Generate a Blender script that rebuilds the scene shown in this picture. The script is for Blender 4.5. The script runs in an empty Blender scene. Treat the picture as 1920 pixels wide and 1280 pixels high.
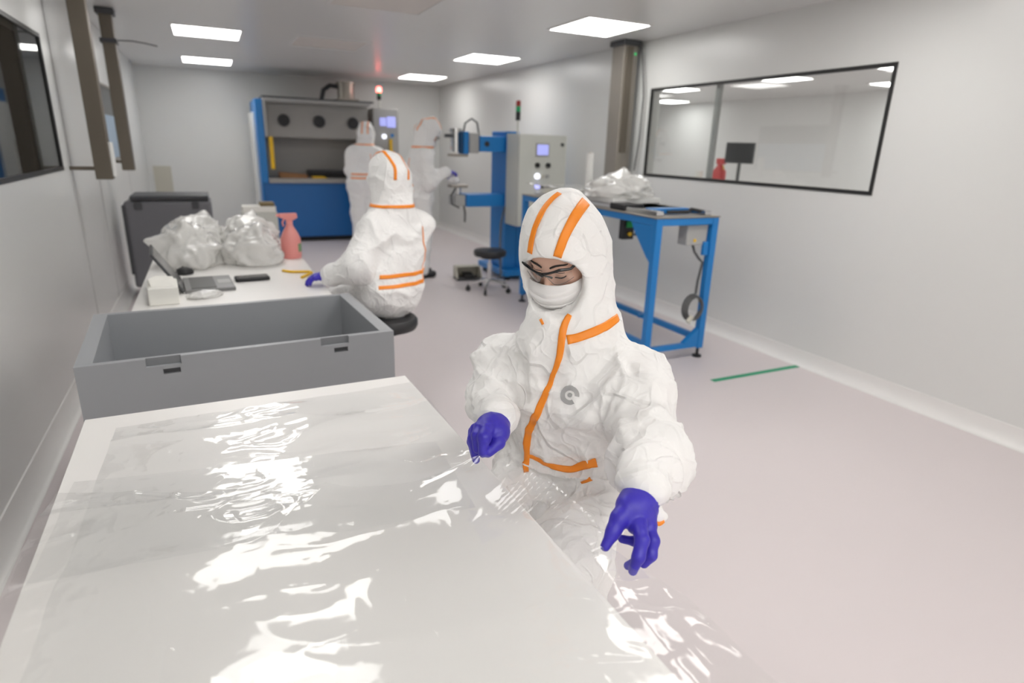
import bpy, bmesh, math, random
import numpy as np
from mathutils import Vector, Matrix
from mathutils.bvhtree import BVHTree

random.seed(7)
SC = bpy.context.scene
COL = SC.collection
PI = math.pi
V = lambda *a: np.array(a, float)

# ------------------------------------------------------------------ camera
FPX, YAW, PITCH, ROLL, CAMH = 1144.5034, -0.454965, 0.308064, 0.0310018, 1.52
def cam_axes():
    cy, sy = math.cos(YAW), math.sin(YAW)
    Rz = np.array([[cy, -sy, 0], [sy, cy, 0], [0, 0, 1.]])
    f = V(0, math.cos(PITCH), -math.sin(PITCH)); u = V(0, math.sin(PITCH), math.cos(PITCH)); r = V(1, 0, 0)
    cr, sr = math.cos(ROLL), math.sin(ROLL)
    return Rz @ (cr*r + sr*u), Rz @ (-sr*r + cr*u), Rz @ f
CR, CU, CF = cam_axes()
CAM = V(0, 0, CAMH)
def ray(x, y): return CR*(x-960)/FPX - CU*(y-640)/FPX + CF
def at_depth(x, y, d): return CAM + ray(x, y)*d
def at_z(x, y, z):
    r = ray(x, y); return CAM + r*((z-CAMH)/r[2])

# ------------------------------------------------------------------ materials
def mat(name, color, rough=.5, metal=0., bump=None, spec=.5, emit=None, var=None):
    m = bpy.data.materials.new(name); m.use_nodes = True
    nt = m.node_tree; b = nt.nodes['Principled BSDF']
    b.inputs['Base Color'].default_value = (*color, 1)
    b.inputs['Roughness'].default_value = rough
    b.inputs['Metallic'].default_value = metal
    b.inputs['Specular IOR Level'].default_value = spec
    if emit:
        b.inputs['Emission Color'].default_value = (*emit[0], 1); b.inputs['Emission Strength'].default_value = emit[1]
    tc = nt.nodes.new('ShaderNodeTexCoord')
    if var:      # gentle colour variation of the stuff itself: (scale, amount)
        n = nt.nodes.new('ShaderNodeTexNoise'); n.inputs['Scale'].default_value = var[0]; n.inputs['Detail'].default_value = 4
        nt.links.new(tc.outputs['Object'], n.inputs['Vector'])
        mx = nt.nodes.new('ShaderNodeMix'); mx.data_type = 'RGBA'
        mx.inputs[6].default_value = (*[c*(1-var[1]) for c in color], 1); mx.inputs[7].default_value = (*[min(1, c*(1+var[1])) for c in color], 1)
        nt.links.new(n.outputs['Fac'], mx.inputs[0]); nt.links.new(mx.outputs[2], b.inputs['Base Color'])
    if bump:
        n = nt.nodes.new('ShaderNodeTexNoise'); n.inputs['Scale'].default_value = bump[0]; n.inputs['Detail'].default_value = 3
        nt.links.new(tc.outputs['Object'], n.inputs['Vector'])
        bp = nt.nodes.new('ShaderNodeBump'); bp.inputs['Strength'].default_value = bump[1]; bp.inputs['Distance'].default_value = bump[2] if len(bump) > 2 else .01
        nt.links.new(n.outputs['Fac'], bp.inputs['Height']); nt.links.new(bp.outputs['Normal'], b.inputs['Normal'])
    return m

def mix_shader(nt, fac, a, b):
    m = nt.nodes.new('ShaderNodeMixShader')
    if isinstance(fac, (int, float)): m.inputs[0].default_value = fac
    else: nt.links.new(fac, m.inputs[0])
    nt.links.new(a, m.inputs[1]); nt.links.new(b, m.inputs[2]); return m.outputs[0]

def sheet_mat(name, tint, milk, rough, ior=1.45, gain=1.0, bump=None, milkcol=(.9, .9, .88), trans=.5):
    """thin clear sheet: see-through, glossy by its fresnel, with a share of milky white"""
    m = bpy.data.materials.new(name); m.use_nodes = True; nt = m.node_tree
    nt.nodes.remove(nt.nodes['Principled BSDF']); out = nt.nodes['Material Output']
    tr = nt.nodes.new('ShaderNodeBsdfTransparent'); tr.inputs[0].default_value = (*tint, 1)
    df = nt.nodes.new('ShaderNodeBsdfDiffuse'); df.inputs[0].default_value = (*milkcol, 1)
    tl = nt.nodes.new('ShaderNodeBsdfTranslucent'); tl.inputs[0].default_value = (*milkcol, 1)
    gl = nt.nodes.new('ShaderNodeBsdfGlossy'); gl.inputs['Roughness'].default_value = rough; gl.inputs['Color'].default_value = (1, 1, 1, 1)
    lw = nt.nodes.new('ShaderNodeLayerWeight'); lw.inputs['Blend'].default_value = .5
    pw = nt.nodes.new('ShaderNodeMath'); pw.operation = 'POWER'; pw.inputs[1].default_value = 4.6; nt.links.new(lw.outputs['Facing'], pw.inputs[0])
    f0 = ((ior-1)/(ior+1))**2
    fr = nt.nodes.new('ShaderNodeMath'); fr.operation = 'MULTIPLY_ADD'; fr.inputs[1].default_value = 1-f0; fr.inputs[2].default_value = f0; nt.links.new(pw.outputs[0], fr.inputs[0])
    if bump:
        tc = nt.nodes.new('ShaderNodeTexCoord')
        n = nt.nodes.new('ShaderNodeTexNoise'); n.inputs['Scale'].default_value = bump[0]; n.inputs['Detail'].default_value = 2
        nt.links.new(tc.outputs['Object'], n.inputs['Vector'])
        bp = nt.nodes.new('ShaderNodeBump'); bp.inputs['Strength'].default_value = bump[1]; bp.inputs['Distance'].default_value = .01
        nt.links.new(n.outputs['Fac'], bp.inputs['Height'])
        nt.links.new(bp.outputs['Normal'], gl.inputs['Normal']); nt.links.new(bp.outputs['Normal'], lw.inputs['Normal'])
    s = tr.outputs[0]
    if milk > 0: s = mix_shader(nt, milk, s, mix_shader(nt, trans, df.outputs[0], tl.outputs[0]))
    mu = nt.nodes.new('ShaderNodeMath'); mu.operation = 'MULTIPLY'; mu.use_clamp = True; mu.inputs[1].default_value = gain
    geo = nt.nodes.new('ShaderNodeNewGeometry')
    nt.links.new(fr.outputs[0], mu.inputs[0])
    nt.links.new(mix_shader(nt, mu.outputs[0], s, gl.outputs[0]), out.inputs['Surface'])
    return m

def fabric_mat(name, color, rough=.6, s1=9., dist=.06):
    """crinkled spun-bond suit cloth: V-shaped creases where a noise field crosses its middle, at three sizes"""
    m = mat(name, color, rough, spec=.35); nt = m.node_tree; b = nt.nodes['Principled BSDF']
    tc = nt.nodes.new('ShaderNodeTexCoord'); total = None
    for sc, w, ds, lim in ((s1, 1.0, 1.0, .055), (s1*2.1, .42, .8, .06), (s1*5, .10, .6, .2)):
        n = nt.nodes.new('ShaderNodeTexNoise'); n.inputs['Scale'].default_value = sc; n.inputs['Detail'].default_value = 0; n.inputs['Distortion'].default_value = ds
        nt.links.new(tc.outputs['Object'], n.inputs['Vector'])
        def op(kind, x, v=None):
            q = nt.nodes.new('ShaderNodeMath'); q.operation = kind; nt.links.new(x, q.inputs[0])
            if v is not None:
                if isinstance(v, float): q.inputs[1].default_value = v
                else: nt.links.new(v, q.inputs[1])
            return q.outputs[0]
        h = op('MULTIPLY', op('MINIMUM', op('ABSOLUTE', op('SUBTRACT', n.outputs['Fac'], .5)), lim), w)
        total = h if total is None else op('ADD', total, h)
    bp = nt.nodes.new('ShaderNodeBump'); bp.invert = True; bp.inputs['Strength'].default_value = 1.; bp.inputs['Distance'].default_value = dist
    nt.links.new(total, bp.inputs['Height']); nt.links.new(bp.outputs['Normal'], b.inputs['Normal'])
    return m

M = {}
M['wall'] = mat('wall_panel_paint', (.725, .73, .715), .28, spec=.45, bump=(2.2, .03, .02))
M['ceil'] = mat('ceiling_panel_paint', (.77, .77, .76), .3, spec=.4, bump=(1.6, .03, .02))
M['floor'] = mat('vinyl_floor', (.70, .64, .645), .42, spec=.4, var=(1.2, .015), bump=(60, .02, .002))
M['cove'] = mat('cove_vinyl', (.80, .79, .775), .35)
M['seam'] = mat('panel_joint', (.45, .45, .44), .5)
M['steel'] = mat('brushed_steel', (.36, .33, .29), .38, .75, bump=(90, .05, .003))
M['duct'] = mat('taupe_duct_metal', (.15, .128, .10), .45, .3)
M['chrome'] = mat('chrome', (.72, .72, .73), .12, 1.)
M['blue'] = mat('blue_enamel', (.010, .20, .56), .32)
M['bluepanel'] = mat('deep_blue_panel', (.008, .13, .40), .35)
M['black'] = mat('black_rubber', (.018, .018, .02), .55)
M['blackgloss'] = mat('black_plastic', (.012, .012, .013), .22)
M['vinyl'] = mat('black_vinyl_cushion', (.02, .02, .022), .42, bump=(160, .1, .002))
M['white'] = mat('white_laminate', (.90, .885, .865), .4)
M['whiteplastic'] = mat('white_plastic', (.82, .82, .80), .35)
M['paper'] = mat('white_paper', (.86, .85, .80), .75, bump=(60, .1, .003))
M['grey'] = mat('grey_crate_plastic', (.36, .375, .395), .38, bump=(240, .05, .001))
M['notchshade'] = mat('crate_notch_shade_grey', (.22, .23, .245), .42)  # crate grey darkened for the shade in the latch notches
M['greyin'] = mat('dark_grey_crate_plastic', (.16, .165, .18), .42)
M['darkgrey'] = mat('charcoal_plastic', (.06, .062, .068), .45)
M['panelgrey'] = mat('control_cabinet_paint', (.62, .63, .58), .42)
M['panelside'] = mat('grey_machine_paint', (.40, .40, .39), .45)
M['hoodgrey'] = mat('grey_hood_panel', (.36, .35, .33), .4)
M['yellow'] = mat('yellow_guard', (.85, .52, .01), .4)
M['orange'] = mat('orange_seam_tape', (1.0, .30, .02), .45)
M['pink'] = mat('pink_bottle', (.85, .33, .30), .3)
M['green'] = mat('green_plastic', (.02, .40, .10), .4)
M['greentape'] = mat('green_floor_tape', (.02, .33, .17), .5)
M['labelgreen'] = mat('green_label', (.20, .33, .16), .5)
M['red'] = mat('red_plastic', (.65, .03, .03), .35)
M['brown'] = mat('tan_card', (.36, .18, .08), .7)
M['olive'] = mat('brown_card', (.20, .15, .07), .7)
M['beige'] = mat('beige_casing', (.55, .53, .45), .5)
M['cable'] = mat('grey_cable', (.10, .10, .10), .5)
M['screen'] = mat('lit_blue_screen', (.3, .32, .6), .3, emit=((.42, .45, 1.0), .75))
M['screenoff'] = mat('dark_screen', (.02, .02, .023), .15)
M['laptop'] = mat('laptop_grey', (.20, .20, .20), .4)
M['btnwhite'] = mat('lit_white_button', (.8, .8, .9), .3, emit=((.85, .88, 1), 1.6))
M['btnblue'] = mat('lit_blue_button', (.4, .4, .9), .3, emit=((.5, .52, 1), 1.1))
M['redlit'] = mat('lit_red_lamp', (.9, .2, .2), .3, emit=((1, .12, .10), 9.))
M['reddim'] = mat('red_lamp_off', (.32, .02, .02), .3)
M['greendim'] = mat('green_lamp', (.01, .33, .12), .3)
M['led'] = mat('green_indicator', (.05, .6, .2), .4, emit=((.1, .9, .3), .5))
M['light'] = mat('lit_diffuser', (.9, .9, .9), .5, emit=((1, .985, .955), 10.5))
M['filter'] = mat('ceiling_filter_panel', (.72, .68, .64), .5)
M['suit'] = fabric_mat('white_suit_cloth', (.93, .925, .915), .6, 5.5, .06)
M['mask'] = mat('white_mask_cloth', (.90, .885, .88), .75, bump=(120, .12, .002))
M['skin'] = mat('skin', (.78, .50, .385), .5, bump=(220, .05, .001))
M['hair'] = mat('dark_brown_hair', (.02, .012, .009), .5)
M['glove'] = mat('blue_violet_nitrile', (.045, .03, .47), .42, bump=(70, .18, .003))
M['logo'] = mat('grey_print', (.42, .42, .42), .6)
M['frameblack'] = mat('black_window_frame', (.02, .02, .02), .35)
M['skyblue'] = mat('pale_blue_pane', (.30, .43, .58), .3)
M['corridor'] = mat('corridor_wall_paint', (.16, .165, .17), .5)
M['glass'] = sheet_mat('window_glass', (.94, .955, .95), 0, .01, 1.5, 1.2)
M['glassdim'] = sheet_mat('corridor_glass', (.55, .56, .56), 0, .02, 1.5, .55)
M['lens'] = sheet_mat('spectacle_lens', (.88, .87, .86), .03, .03, 1.5, 1.3)
M['film'] = sheet_mat('clear_plastic_film', (.992, .994, .992), .09, .07, 1.5, 1.0, bump=(16, .12), milkcol=(.98, .98, .97))
M['film2'] = sheet_mat('clear_plastic_film_flat', (.990, .993, .994), .05, .08, 1.5, 1.1, bump=(18, .10), milkcol=(.97, .98, .98))
M['bag'] = sheet_mat('crumpled_clear_bag', (.97, .97, .96), .86, .16, 1.45, 1.3, bump=(14, .5), milkcol=(.95, .945, .925), trans=.25)

# ------------------------------------------------------------------ mesh helpers
def link_mesh(name, verts, faces, m, parent=None, smooth=False, bevel=0, mats=None, fmat=None):
    me = bpy.data.meshes.new(name)
    me.from_pydata([tuple(v) for v in verts], [], [tuple(int(i) for i in f) for f in faces])
    me.materials.append(m)
    if mats:
        for x in mats: me.materials.append(x)
        me.polygons.foreach_set('material_index', np.asarray(fmat, dtype=np.int32))
    if smooth: me.polygons.foreach_set('use_smooth', [True]*len(me.polygons))
    me.update()
    o = bpy.data.objects.new(name, me); COL.objects.link(o)
    if parent is not None: o.parent = parent
    if bevel:
        md = o.modifiers.new('bevel', 'BEVEL'); md.width = bevel; md.segments = 2; md.limit_method = 'ANGLE'
    return o

class MB:
    def __init__(s): s.v = []; s.f = []; s.sm = True
    def add(s, vs, fs):
        n = len(s.v); s.v += [tuple(map(float, v)) for v in vs]; s.f += [tuple(i+n for i in f) for f in fs]; return s
    def box(s, x0, x1, y0, y1, z0, z1, rot=None, piv=None):
        vs = [V(x, y, z) for z in (z0, z1) for y in (y0, y1) for x in (x0, x1)]
        if rot is not None:
            R = np.array(Matrix.Rotation(rot[1], 3, rot[0])); p = V(*(piv or ((x0+x1)/2, (y0+y1)/2, (z0+z1)/2)))
            vs = [R @ (v-p)+p for v in vs]
        return s.add(vs, [(0, 2, 3, 1), (4, 5, 7, 6), (0, 1, 5, 4), (2, 6, 7, 3), (0, 4, 6, 2), (1, 3, 7, 5)])
    def cyl(s, a, b, r0, r1=None, n=16, cap=True):
        a, b = V(*a), V(*b); r1 = r0 if r1 is None else r1
        d = (b-a)/np.linalg.norm(b-a); t = V(1, 0, 0) if abs(d[0]) < .9 else V(0, 1, 0)
        u = np.cross(d, t); u /= np.linalg.norm(u); w = np.cross(d, u)
        vs = [c + r*(math.cos(2*PI*i/n)*u + math.sin(2*PI*i/n)*w) for c, r in ((a, r0), (b, r1)) for i in range(n)]
        fs = [(i, (i+1) % n, n+(i+1) % n, n+i) for i in range(n)]
        if cap: fs += [tuple(range(n-1, -1, -1)), tuple(range(n, 2*n))]
        return s.add(vs, fs)
    def tube(s, pts, r, n=8, closed=False):
        P = [V(*p) for p in pts]; m = len(P); rings = []
        u = None
        for i in range(m):
            a = P[i-1] if (i > 0 or closed) else P[i]; b = P[(i+1) % m] if (i < m-1 or closed) else P[i]
            d = b-a; d /= (np.linalg.norm(d)+1e-12)
            if u is None:
                t = V(0, 0, 1) if abs(d[2]) < .9 else V(1, 0, 0); u = np.cross(d, t)
            u = u - d*(u @ d); u /= (np.linalg.norm(u)+1e-12); w = np.cross(d, u)
            rr = r[i] if hasattr(r, '__len__') else r
            rings.append([P[i]+rr*(math.cos(2*PI*k/n)*u+math.sin(2*PI*k/n)*w) for k in range(n)])
        vs = [v for rg in rings for v in rg]; fs = []
        for i in range(m if closed else m-1):
            j = (i+1) % m
            fs += [(i*n+k, i*n+(k+1) % n, j*n+(k+1) % n, j*n+k) for k in range(n)]
        if not closed: fs += [tuple(range(n-1, -1, -1)), tuple((m-1)*n+k for k in range(n))]
        return s.add(vs, fs)
    def lathe(s, prof, c=(0, 0, 0), n=24):
        vs = [(c[0]+r*math.cos(2*PI*k/n), c[1]+r*math.sin(2*PI*k/n), c[2]+z) for r, z in prof for k in range(n)]
        fs = [(i*n+k, i*n+(k+1) % n, (i+1)*n+(k+1) % n, (i+1)*n+k) for i in range(len(prof)-1) for k in range(n)]
        fs += [tuple(range(n-1, -1, -1)), tuple((len(prof)-1)*n+k for k in range(n))]
        return s.add(vs, fs)
    def prism(s, poly, axis, a, b):
        """poly of 2-D points extruded along axis 0/1/2 from a to b (poly in the other two axes, in order)"""
        def mk(p, t):
            q = list(p); q.insert(axis, t); return q
        n = len(poly)
        vs = [mk(p, a) for p in poly]+[mk(p, b) for p in poly]
        return s.add(vs, [tuple(range(n-1, -1, -1)), tuple(range(n, 2*n))]+[(i, (i+1) % n, n+(i+1) % n, n+i) for i in range(n)])
    def build(s, name, m, parent=None, bevel=0, smooth=False):
        me_v, me_f = s.v, s.f
        o = link_mesh(name, me_v, me_f, m, parent, smooth, bevel)
        bm = bmesh.new(); bm.from_mesh(o.data); bmesh.ops.recalc_face_normals(bm, faces=bm.faces); bm.to_mesh(o.data); bm.free()
        if smooth:
            o.data.set_sharp_from_angle(angle=math.radians(40))
        return o

def tag(o, label, cat, group=None, kind=None):
    o['label'] = label; o['category'] = cat
    if group: o['group'] = group
    if kind: o['kind'] = kind
    return o
def thing(name, label, cat, loc=(0, 0, 0), rz=0, group=None):
    o = bpy.data.objects.new(name, None); COL.objects.link(o); o.empty_display_size = .1
    o.location = loc; o.rotation_euler = (0, 0, rz); return tag(o, label, cat, group)
def struct(o): o['kind'] = 'structure'; return o
def copy_thing(o, loc, label, rz=None):
    def cp(x, par):
        c = x.copy(); COL.objects.link(c)
        if par is not None: c.parent = par
        for ch in list(x.children): cp(ch, c)
        return c
    r = cp(o, None); r.location = loc; r['label'] = label
    if rz is not None: r.rotation_euler = (0, 0, rz)
    return r

# ------------------------------------------------------------------ noise and implicit surfaces
_rng = np.random.RandomState(3)
_T = _rng.rand(64, 64, 64)
def vnoise(p):
    p = np.asarray(p, float); i = np.floor(p).astype(int); f = p-i; f = f*f*f*(f*(f*6-15)+10)
    r = np.zeros(p.shape[:-1])
    for a in (0, 1):
        for b in (0, 1):
            for c in (0, 1):
                w = (f[..., 0] if a else 1-f[..., 0])*(f[..., 1] if b else 1-f[..., 1])*(f[..., 2] if c else 1-f[..., 2])
                r += w*_T[(i[..., 0]+a) & 63, (i[..., 1]+b) & 63, (i[..., 2]+c) & 63]
    return r
def ridge(p): return 1-np.abs(2*vnoise(p)-1)          # sharp crests
def warp(p, s, a):
    q = p*s
    return p + a*np.stack([vnoise(q+7.3)-.5, vnoise(q+19.1)-.5, vnoise(q+41.7)-.5], -1)

def rcone(a, b, ra, rb, k=.03):
    return ('c', V(*a), V(*b), ra, rb, k)
def ell(c, R, r, k=.03):                                # R rows = local axes
    return ('e', V(*c), np.array(R, float), V(*r), k)
def cut(c, R, r, k=.01): return ('s', V(*c), np.array(R, float), V(*r), k)
I3 = np.eye(3)
def prim_d(pr, P):
    if pr[0] == 'c':
        a, b, ra, rb = pr[1:5]; ba = b-a; L2 = ba @ ba
        t = np.clip(((P-a) @ ba)/L2, 0, 1)
        return np.linalg.norm(P-a-t[..., None]*ba, axis=-1)-(ra+(rb-ra)*t)
    q = (P-pr[1]) @ pr[2].T; k0 = np.linalg.norm(q/pr[3], axis=-1); k1 = np.linalg.norm(q/(pr[3]**2), axis=-1)
    return np.where(k1 > 1e-9, k0*(k0-1)/np.maximum(k1, 1e-9), -pr[3].min())
def bounds(pr, pad):
    if pr[0] == 'c':
        lo = np.minimum(pr[1]-pr[3], pr[2]-pr[4]); hi = np.maximum(pr[1]+pr[3], pr[2]+pr[4])
    else:
        m = pr[3].max(); lo = pr[1]-m; hi = pr[1]+m
    return lo-pad, hi+pad
def sdf_mesh(prims, h):
    lo = np.min([bounds(p, 3*h)[0] for p in prims if p[0] != 's'], 0); hi = np.max([bounds(p, 3*h)[1] for p in prims if p[0] != 's'], 0)
    n = np.ceil((hi-lo)/h).astype(int)+1
    ax = [lo[i]+h*np.arange(n[i]) for i in range(3)]
    F = np.full(n, .3)
    for pr in prims:
        k = pr[-1]; pad = k+4*h
        l, u = bounds(pr, pad)
        s = [slice(max(0, int((l[i]-lo[i])/h)), min(n[i], int((u[i]-lo[i])/h)+2)) for i in range(3)]
        if any(q.stop <= q.start for q in s): continue
        P = np.stack(np.meshgrid(ax[0][s[0]], ax[1][s[1]], ax[2][s[2]], indexing='ij'), -1)
        d = prim_d(pr, P); A = F[s[0], s[1], s[2]]
        if pr[0] == 's':
            d = -d; hh = np.maximum(k-np.abs(A-d), 0)/k; F[s[0], s[1], s[2]] = np.maximum(A, d)+hh*hh*k*.25
        else:
            hh = np.maximum(k-np.abs(A-d), 0)/k; F[s[0], s[1], s[2]] = np.minimum(A, d)-hh*hh*k*.25
    S = F < 0
    cnt = np.zeros(n-1); acc = np.zeros((*(n-1), 3))
    base = np.stack(np.meshgrid(*[np.arange(m-1) for m in n], indexing='ij'), -1).astype(float)
    offs = [(a, b, c) for a in (0, 1) for b in (0, 1) for c in (0, 1)]
    def sh(A, o): return A[o[0]:n[0]-1+o[0], o[1]:n[1]-1+o[1], o[2]:n[2]-1+o[2]]
    for o in offs:
        for d in range(3):
            if o[d] == 1: continue
            o2 = list(o); o2[d] = 1
            fa, fb = sh(F, o), sh(F, o2); x = (fa < 0) != (fb < 0)
            t = np.where(x, fa/np.where(x, fa-fb, 1), 0)
            pos = np.array(o, float)[None]+0
            cnt += x
            for e in range(3):
                acc[..., e] += np.where(x, o[e]+(t if e == d else 0), 0)
    act = cnt > 0
    idx = -np.ones(n-1, int); idx[act] = np.arange(act.sum())
    verts = lo+h*(base[act]+acc[act]/cnt[act][:, None])
    faces = []
    for d in range(3):
        e, g = (d+1) % 3, (d+2) % 3
        sl = [slice(None)]*3; sl[d] = slice(0, n[d]-1); s2 = list(sl); s2[d] = slice(1, n[d])
        a, b = S[tuple(sl)], S[tuple(s2)]
        I = np.argwhere(a != b)
        I = I[(I[:, e] > 0) & (I[:, g] > 0) & (I[:, e] < n[e]-1) & (I[:, g] < n[g]-1)]
        fl = a[tuple(I.T)]
        def gi(de, dg):
            J = I.copy(); J[:, e] += de; J[:, g] += dg; return idx[tuple(J.T)]
        q = np.stack([gi(-1, -1), gi(0, -1), gi(0, 0), gi(-1, 0)], 1)
        q[~fl] = q[~fl][:, ::-1]
        faces.append(q)
    return verts, np.concatenate(faces)
def vert_normals(v, f):
    n = np.zeros_like(v); fn = np.cross(v[f[:, 2]]-v[f[:, 0]], v[f[:, 3]]-v[f[:, 1]])
    for i in range(4): np.add.at(n, f[:, i], fn)
    return n/np.maximum(np.linalg.norm(n, axis=1, keepdims=True), 1e-12)
def relax(v, f, it=1, w=.5):
    for _ in range(it):
        a = np.zeros_like(v); c = np.zeros(len(v))
        for i in range(4):
            j = f[:, (i+1) % 4]; np.add.at(a, f[:, i], v[j]); np.add.at(c, f[:, i], 1); np.add.at(a, j, v[f[:, i]]); np.add.at(c, j, 1)
        v = v*(1-w)+w*a/c[:, None]
    return v
def sdf_obj(name, prims, h, m, parent=None, org=(0, 0, 0), disp=None, it=1):
    v, f = sdf_mesh(prims, h); v = relax(v, f, it, .4)
    if disp is not None:
        v = v + vert_normals(v, f)*disp(v)[:, None]
    o = link_mesh(name, v-V(*org), f, m, parent, True)
    return o, v, f

# ------------------------------------------------------------------ the room
XL, XR, YB, YF, HC = -.86, 3.93, 11.4, -3.3, 2.53
T = .12
def wall_x(name, x0, x1, y0, y1, holes, m):
    b = MB(); ys = y0
    for (a, c, z0, z1) in sorted(holes):
        b.box(x0, x1, ys, a, 0, HC); b.box(x0, x1, a, c, 0, z0); b.box(x0, x1, a, c, z1, HC); ys = c
    b.box(x0, x1, ys, y1, 0, HC)
    return struct(b.build(name, m))
WR = (2.70, 5.15, 1.285, 2.095)
WL1 = (1.2, 5.02, 1.29, 2.10)
WL2 = (6.75, 8.3, 1.27, 2.0)
struct(MB().box(XL-2.2, 10.2, YF-.2, 13.2, -.1, 0).build('floor', M['floor']))
struct(MB().box(XL-T, XR+T, YF-T, YB+T, HC, HC+.1).build('ceiling', M['ceil']))
wall_x('wall_left', XL-T, XL, YF, YB+T, [WL1, WL2], M['wall'])
wall_x('wall_right', XR, XR+T, YF, YB+T, [WR], M['wall'])
struct(MB().box(XL, XR, YB, YB+T, 0, HC).build('wall_back', M['wall']))
struct(MB().box(XL-T, XR+T, YF-T, YF, 0, HC).build('wall_front', M['wall']))
def cove(name, pts):   # profile swept along two floor points; quarter-round hollow
    (xa, ya, xb, yb, nx, ny) = pts
    prof = [(.006+.055*(1-math.sin(t)), .095*(1-math.cos(t))) for t in np.linspace(0, PI/2, 7)] + [(.006, .11), (-.002, .112), (-.002, 0)]
    n = len(prof); b = MB()
    vs = [(x+nx*d, y+ny*d, z+.001) for x, y in ((xa, ya), (xb, yb)) for d, z in prof]
    b.add(vs, [tuple(range(n)), tuple(range(2*n-1, n-1, -1))]+[(i, (i+1) % n, n+(i+1) % n, n+i) for i in range(n)])
    return struct(b.build(name, M['cove'], smooth=True))
cove('baseboard_left', (XL, YF, XL, YB, 1, 0)); cove('baseboard_right', (XR, YF, XR, YB, -1, 0)); cove('baseboard_back', (XL, YB, XR, YB, 0, -1))
for i, y in enumerate((2.2, 5.31, 6.45, 8.75)):
    struct(MB().box(XL-.001, XL+.002, y-.006, y+.006, .11, HC).build('trim_%d' % (i+1), M['seam']))
# right window: black frame, mullion, one pane each side
def flush_window(name, x, sg, W_, fm, bar):
    y0, y1, z0, z1 = W_; xa, xb = sorted((x+sg*.006, x-sg*.012))
    return struct(MB().box(xa, xb, y0, y0+bar, z0, z1).box(xa, xb, y1-bar, y1, z0, z1).box(xa, xb, y0+bar, y1-bar, z0, z0+bar).box(xa, xb, y0+bar, y1-bar, z1-bar, z1).build(name, fm))
w = flush_window('window_1', XR, -1, WR, M['frameblack'], .026)
MB().box(XR+.03, XR+.07, 4.26, 4.30, WR[2]+.001, WR[3]-.001).build('mullion', M['panelside'], w)
for a, c in ((WR[0]+.027, 4.279), (4.281, WR[1]-.027)):
    MB().box(XR+.004, XR+.009, a, c, WR[2]+.027, WR[3]-.027).build('pane', M['glass'], w)
w = flush_window('window_2', XL, 1, WL1, M['frameblack'], .024)
for a, c in ((WL1[0]+.025, 3.049), (3.051, WL1[1]-.025)):
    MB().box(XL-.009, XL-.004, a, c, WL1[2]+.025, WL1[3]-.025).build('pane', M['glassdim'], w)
w = flush_window('window_3', XL, 1, WL2, M['steel'], .022)
MB().box(XL-.009, XL-.004, WL2[0]+.023, WL2[1]-.023, 1.711, WL2[3]-.023).build('upper_pane', M['glassdim'], w)
MB().box(XL-.009, XL-.004, WL2[0]+.023, WL2[1]-.023, WL2[2]+.023, 1.709).build('lower_pane', M['skyblue'], w)
# unlit corridor beyond the left wall
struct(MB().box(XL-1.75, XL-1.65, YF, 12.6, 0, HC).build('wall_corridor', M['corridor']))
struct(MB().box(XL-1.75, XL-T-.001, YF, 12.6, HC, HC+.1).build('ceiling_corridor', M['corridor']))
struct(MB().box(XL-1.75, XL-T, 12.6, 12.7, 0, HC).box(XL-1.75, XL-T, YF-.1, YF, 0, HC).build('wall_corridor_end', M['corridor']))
# neighbour room beyond the right window
NX = 9.6
M['wall2'] = mat('neighbour_wall_paint', (.84, .85, .84), .4)
struct(MB().box(NX, NX+.1, 1.2, 13.1, 0, HC).build('wall_neighbour_far', M['wall2']))
struct(MB().box(XR+T, NX, 13.0, 13.1, 0, HC).build('wall_neighbour_back', M['wall2']))
struct(MB().box(XR+T, NX, 1.1, 1.2, 0, HC).build('wall_neighbour_front', M['wall2']))
struct(MB().box(XR+T, NX+.1, 1.1, 13.1, HC, HC+.1).build('ceiling_neighbour', M['ceil']))

def light_panel(x, y, label, w=.60, d=.66):
    t = thing('ceiling_light', label, 'ceiling light', (x, y, HC), 0, 'square ceiling light panels')
    b = MB()
    for q in ((-w/2-.02, w/2+.02, -d/2-.02, -d/2), (-w/2-.02, w/2+.02, d/2, d/2+.02), (-w/2-.02, -w/2, -d/2, d/2), (w/2, w/2+.02, -d/2, d/2)):
        b.box(*q, -.008, -.0005)
    b.build('frame', M['whiteplastic'], t)
    MB().box(-w/2, w/2, -d/2, d/2, -.006, -.0005).build('diffuser', M['light'], t)
    return t
light_panel(.13, 7.47, 'nearer of the two lit ceiling panels on the left')
light_panel(.14, 10.12, 'lit ceiling panel on the left in front of the far wall')
light_panel(3.17, 4.97, 'large lit ceiling panel beside the top of the right-hand duct')
light_panel(3.18, 7.45, 'lit ceiling panel above the press, second of the right row')
light_panel(3.2, 10.07, 'small far lit ceiling panel, last of the right row before the far wall')
for x, y, l in ((.13, 4.97, 'lit ceiling panel out of view over the white laptop table'), (1.9, 2.0, 'lit ceiling panel out of view over the seated person at the film'), (.13, 2.47, 'lit ceiling panel out of view over the grey crate'),
                (2.95, 2.4, 'lit ceiling panel out of view over the empty floor at right'), (1.65, -1.0, 'lit ceiling panel out of view, middle of the room behind the viewpoint'),
                (.13, -2.4, 'added fill light panel out of view, left row by the front wall'), (1.65, -2.5, 'added fill light panel out of view, middle row by the front wall'), (3.17, -2.4, 'added fill light panel out of view, right row by the front wall'), (.9, -1.5, 'added fill light panel out of view, just behind the viewpoint on the left'), (.13, -.6, 'lit ceiling panel out of view over the near end of the film table')):  # front-wall row and the one just behind the viewpoint: added as fill
    light_panel(x, y, l)
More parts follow.
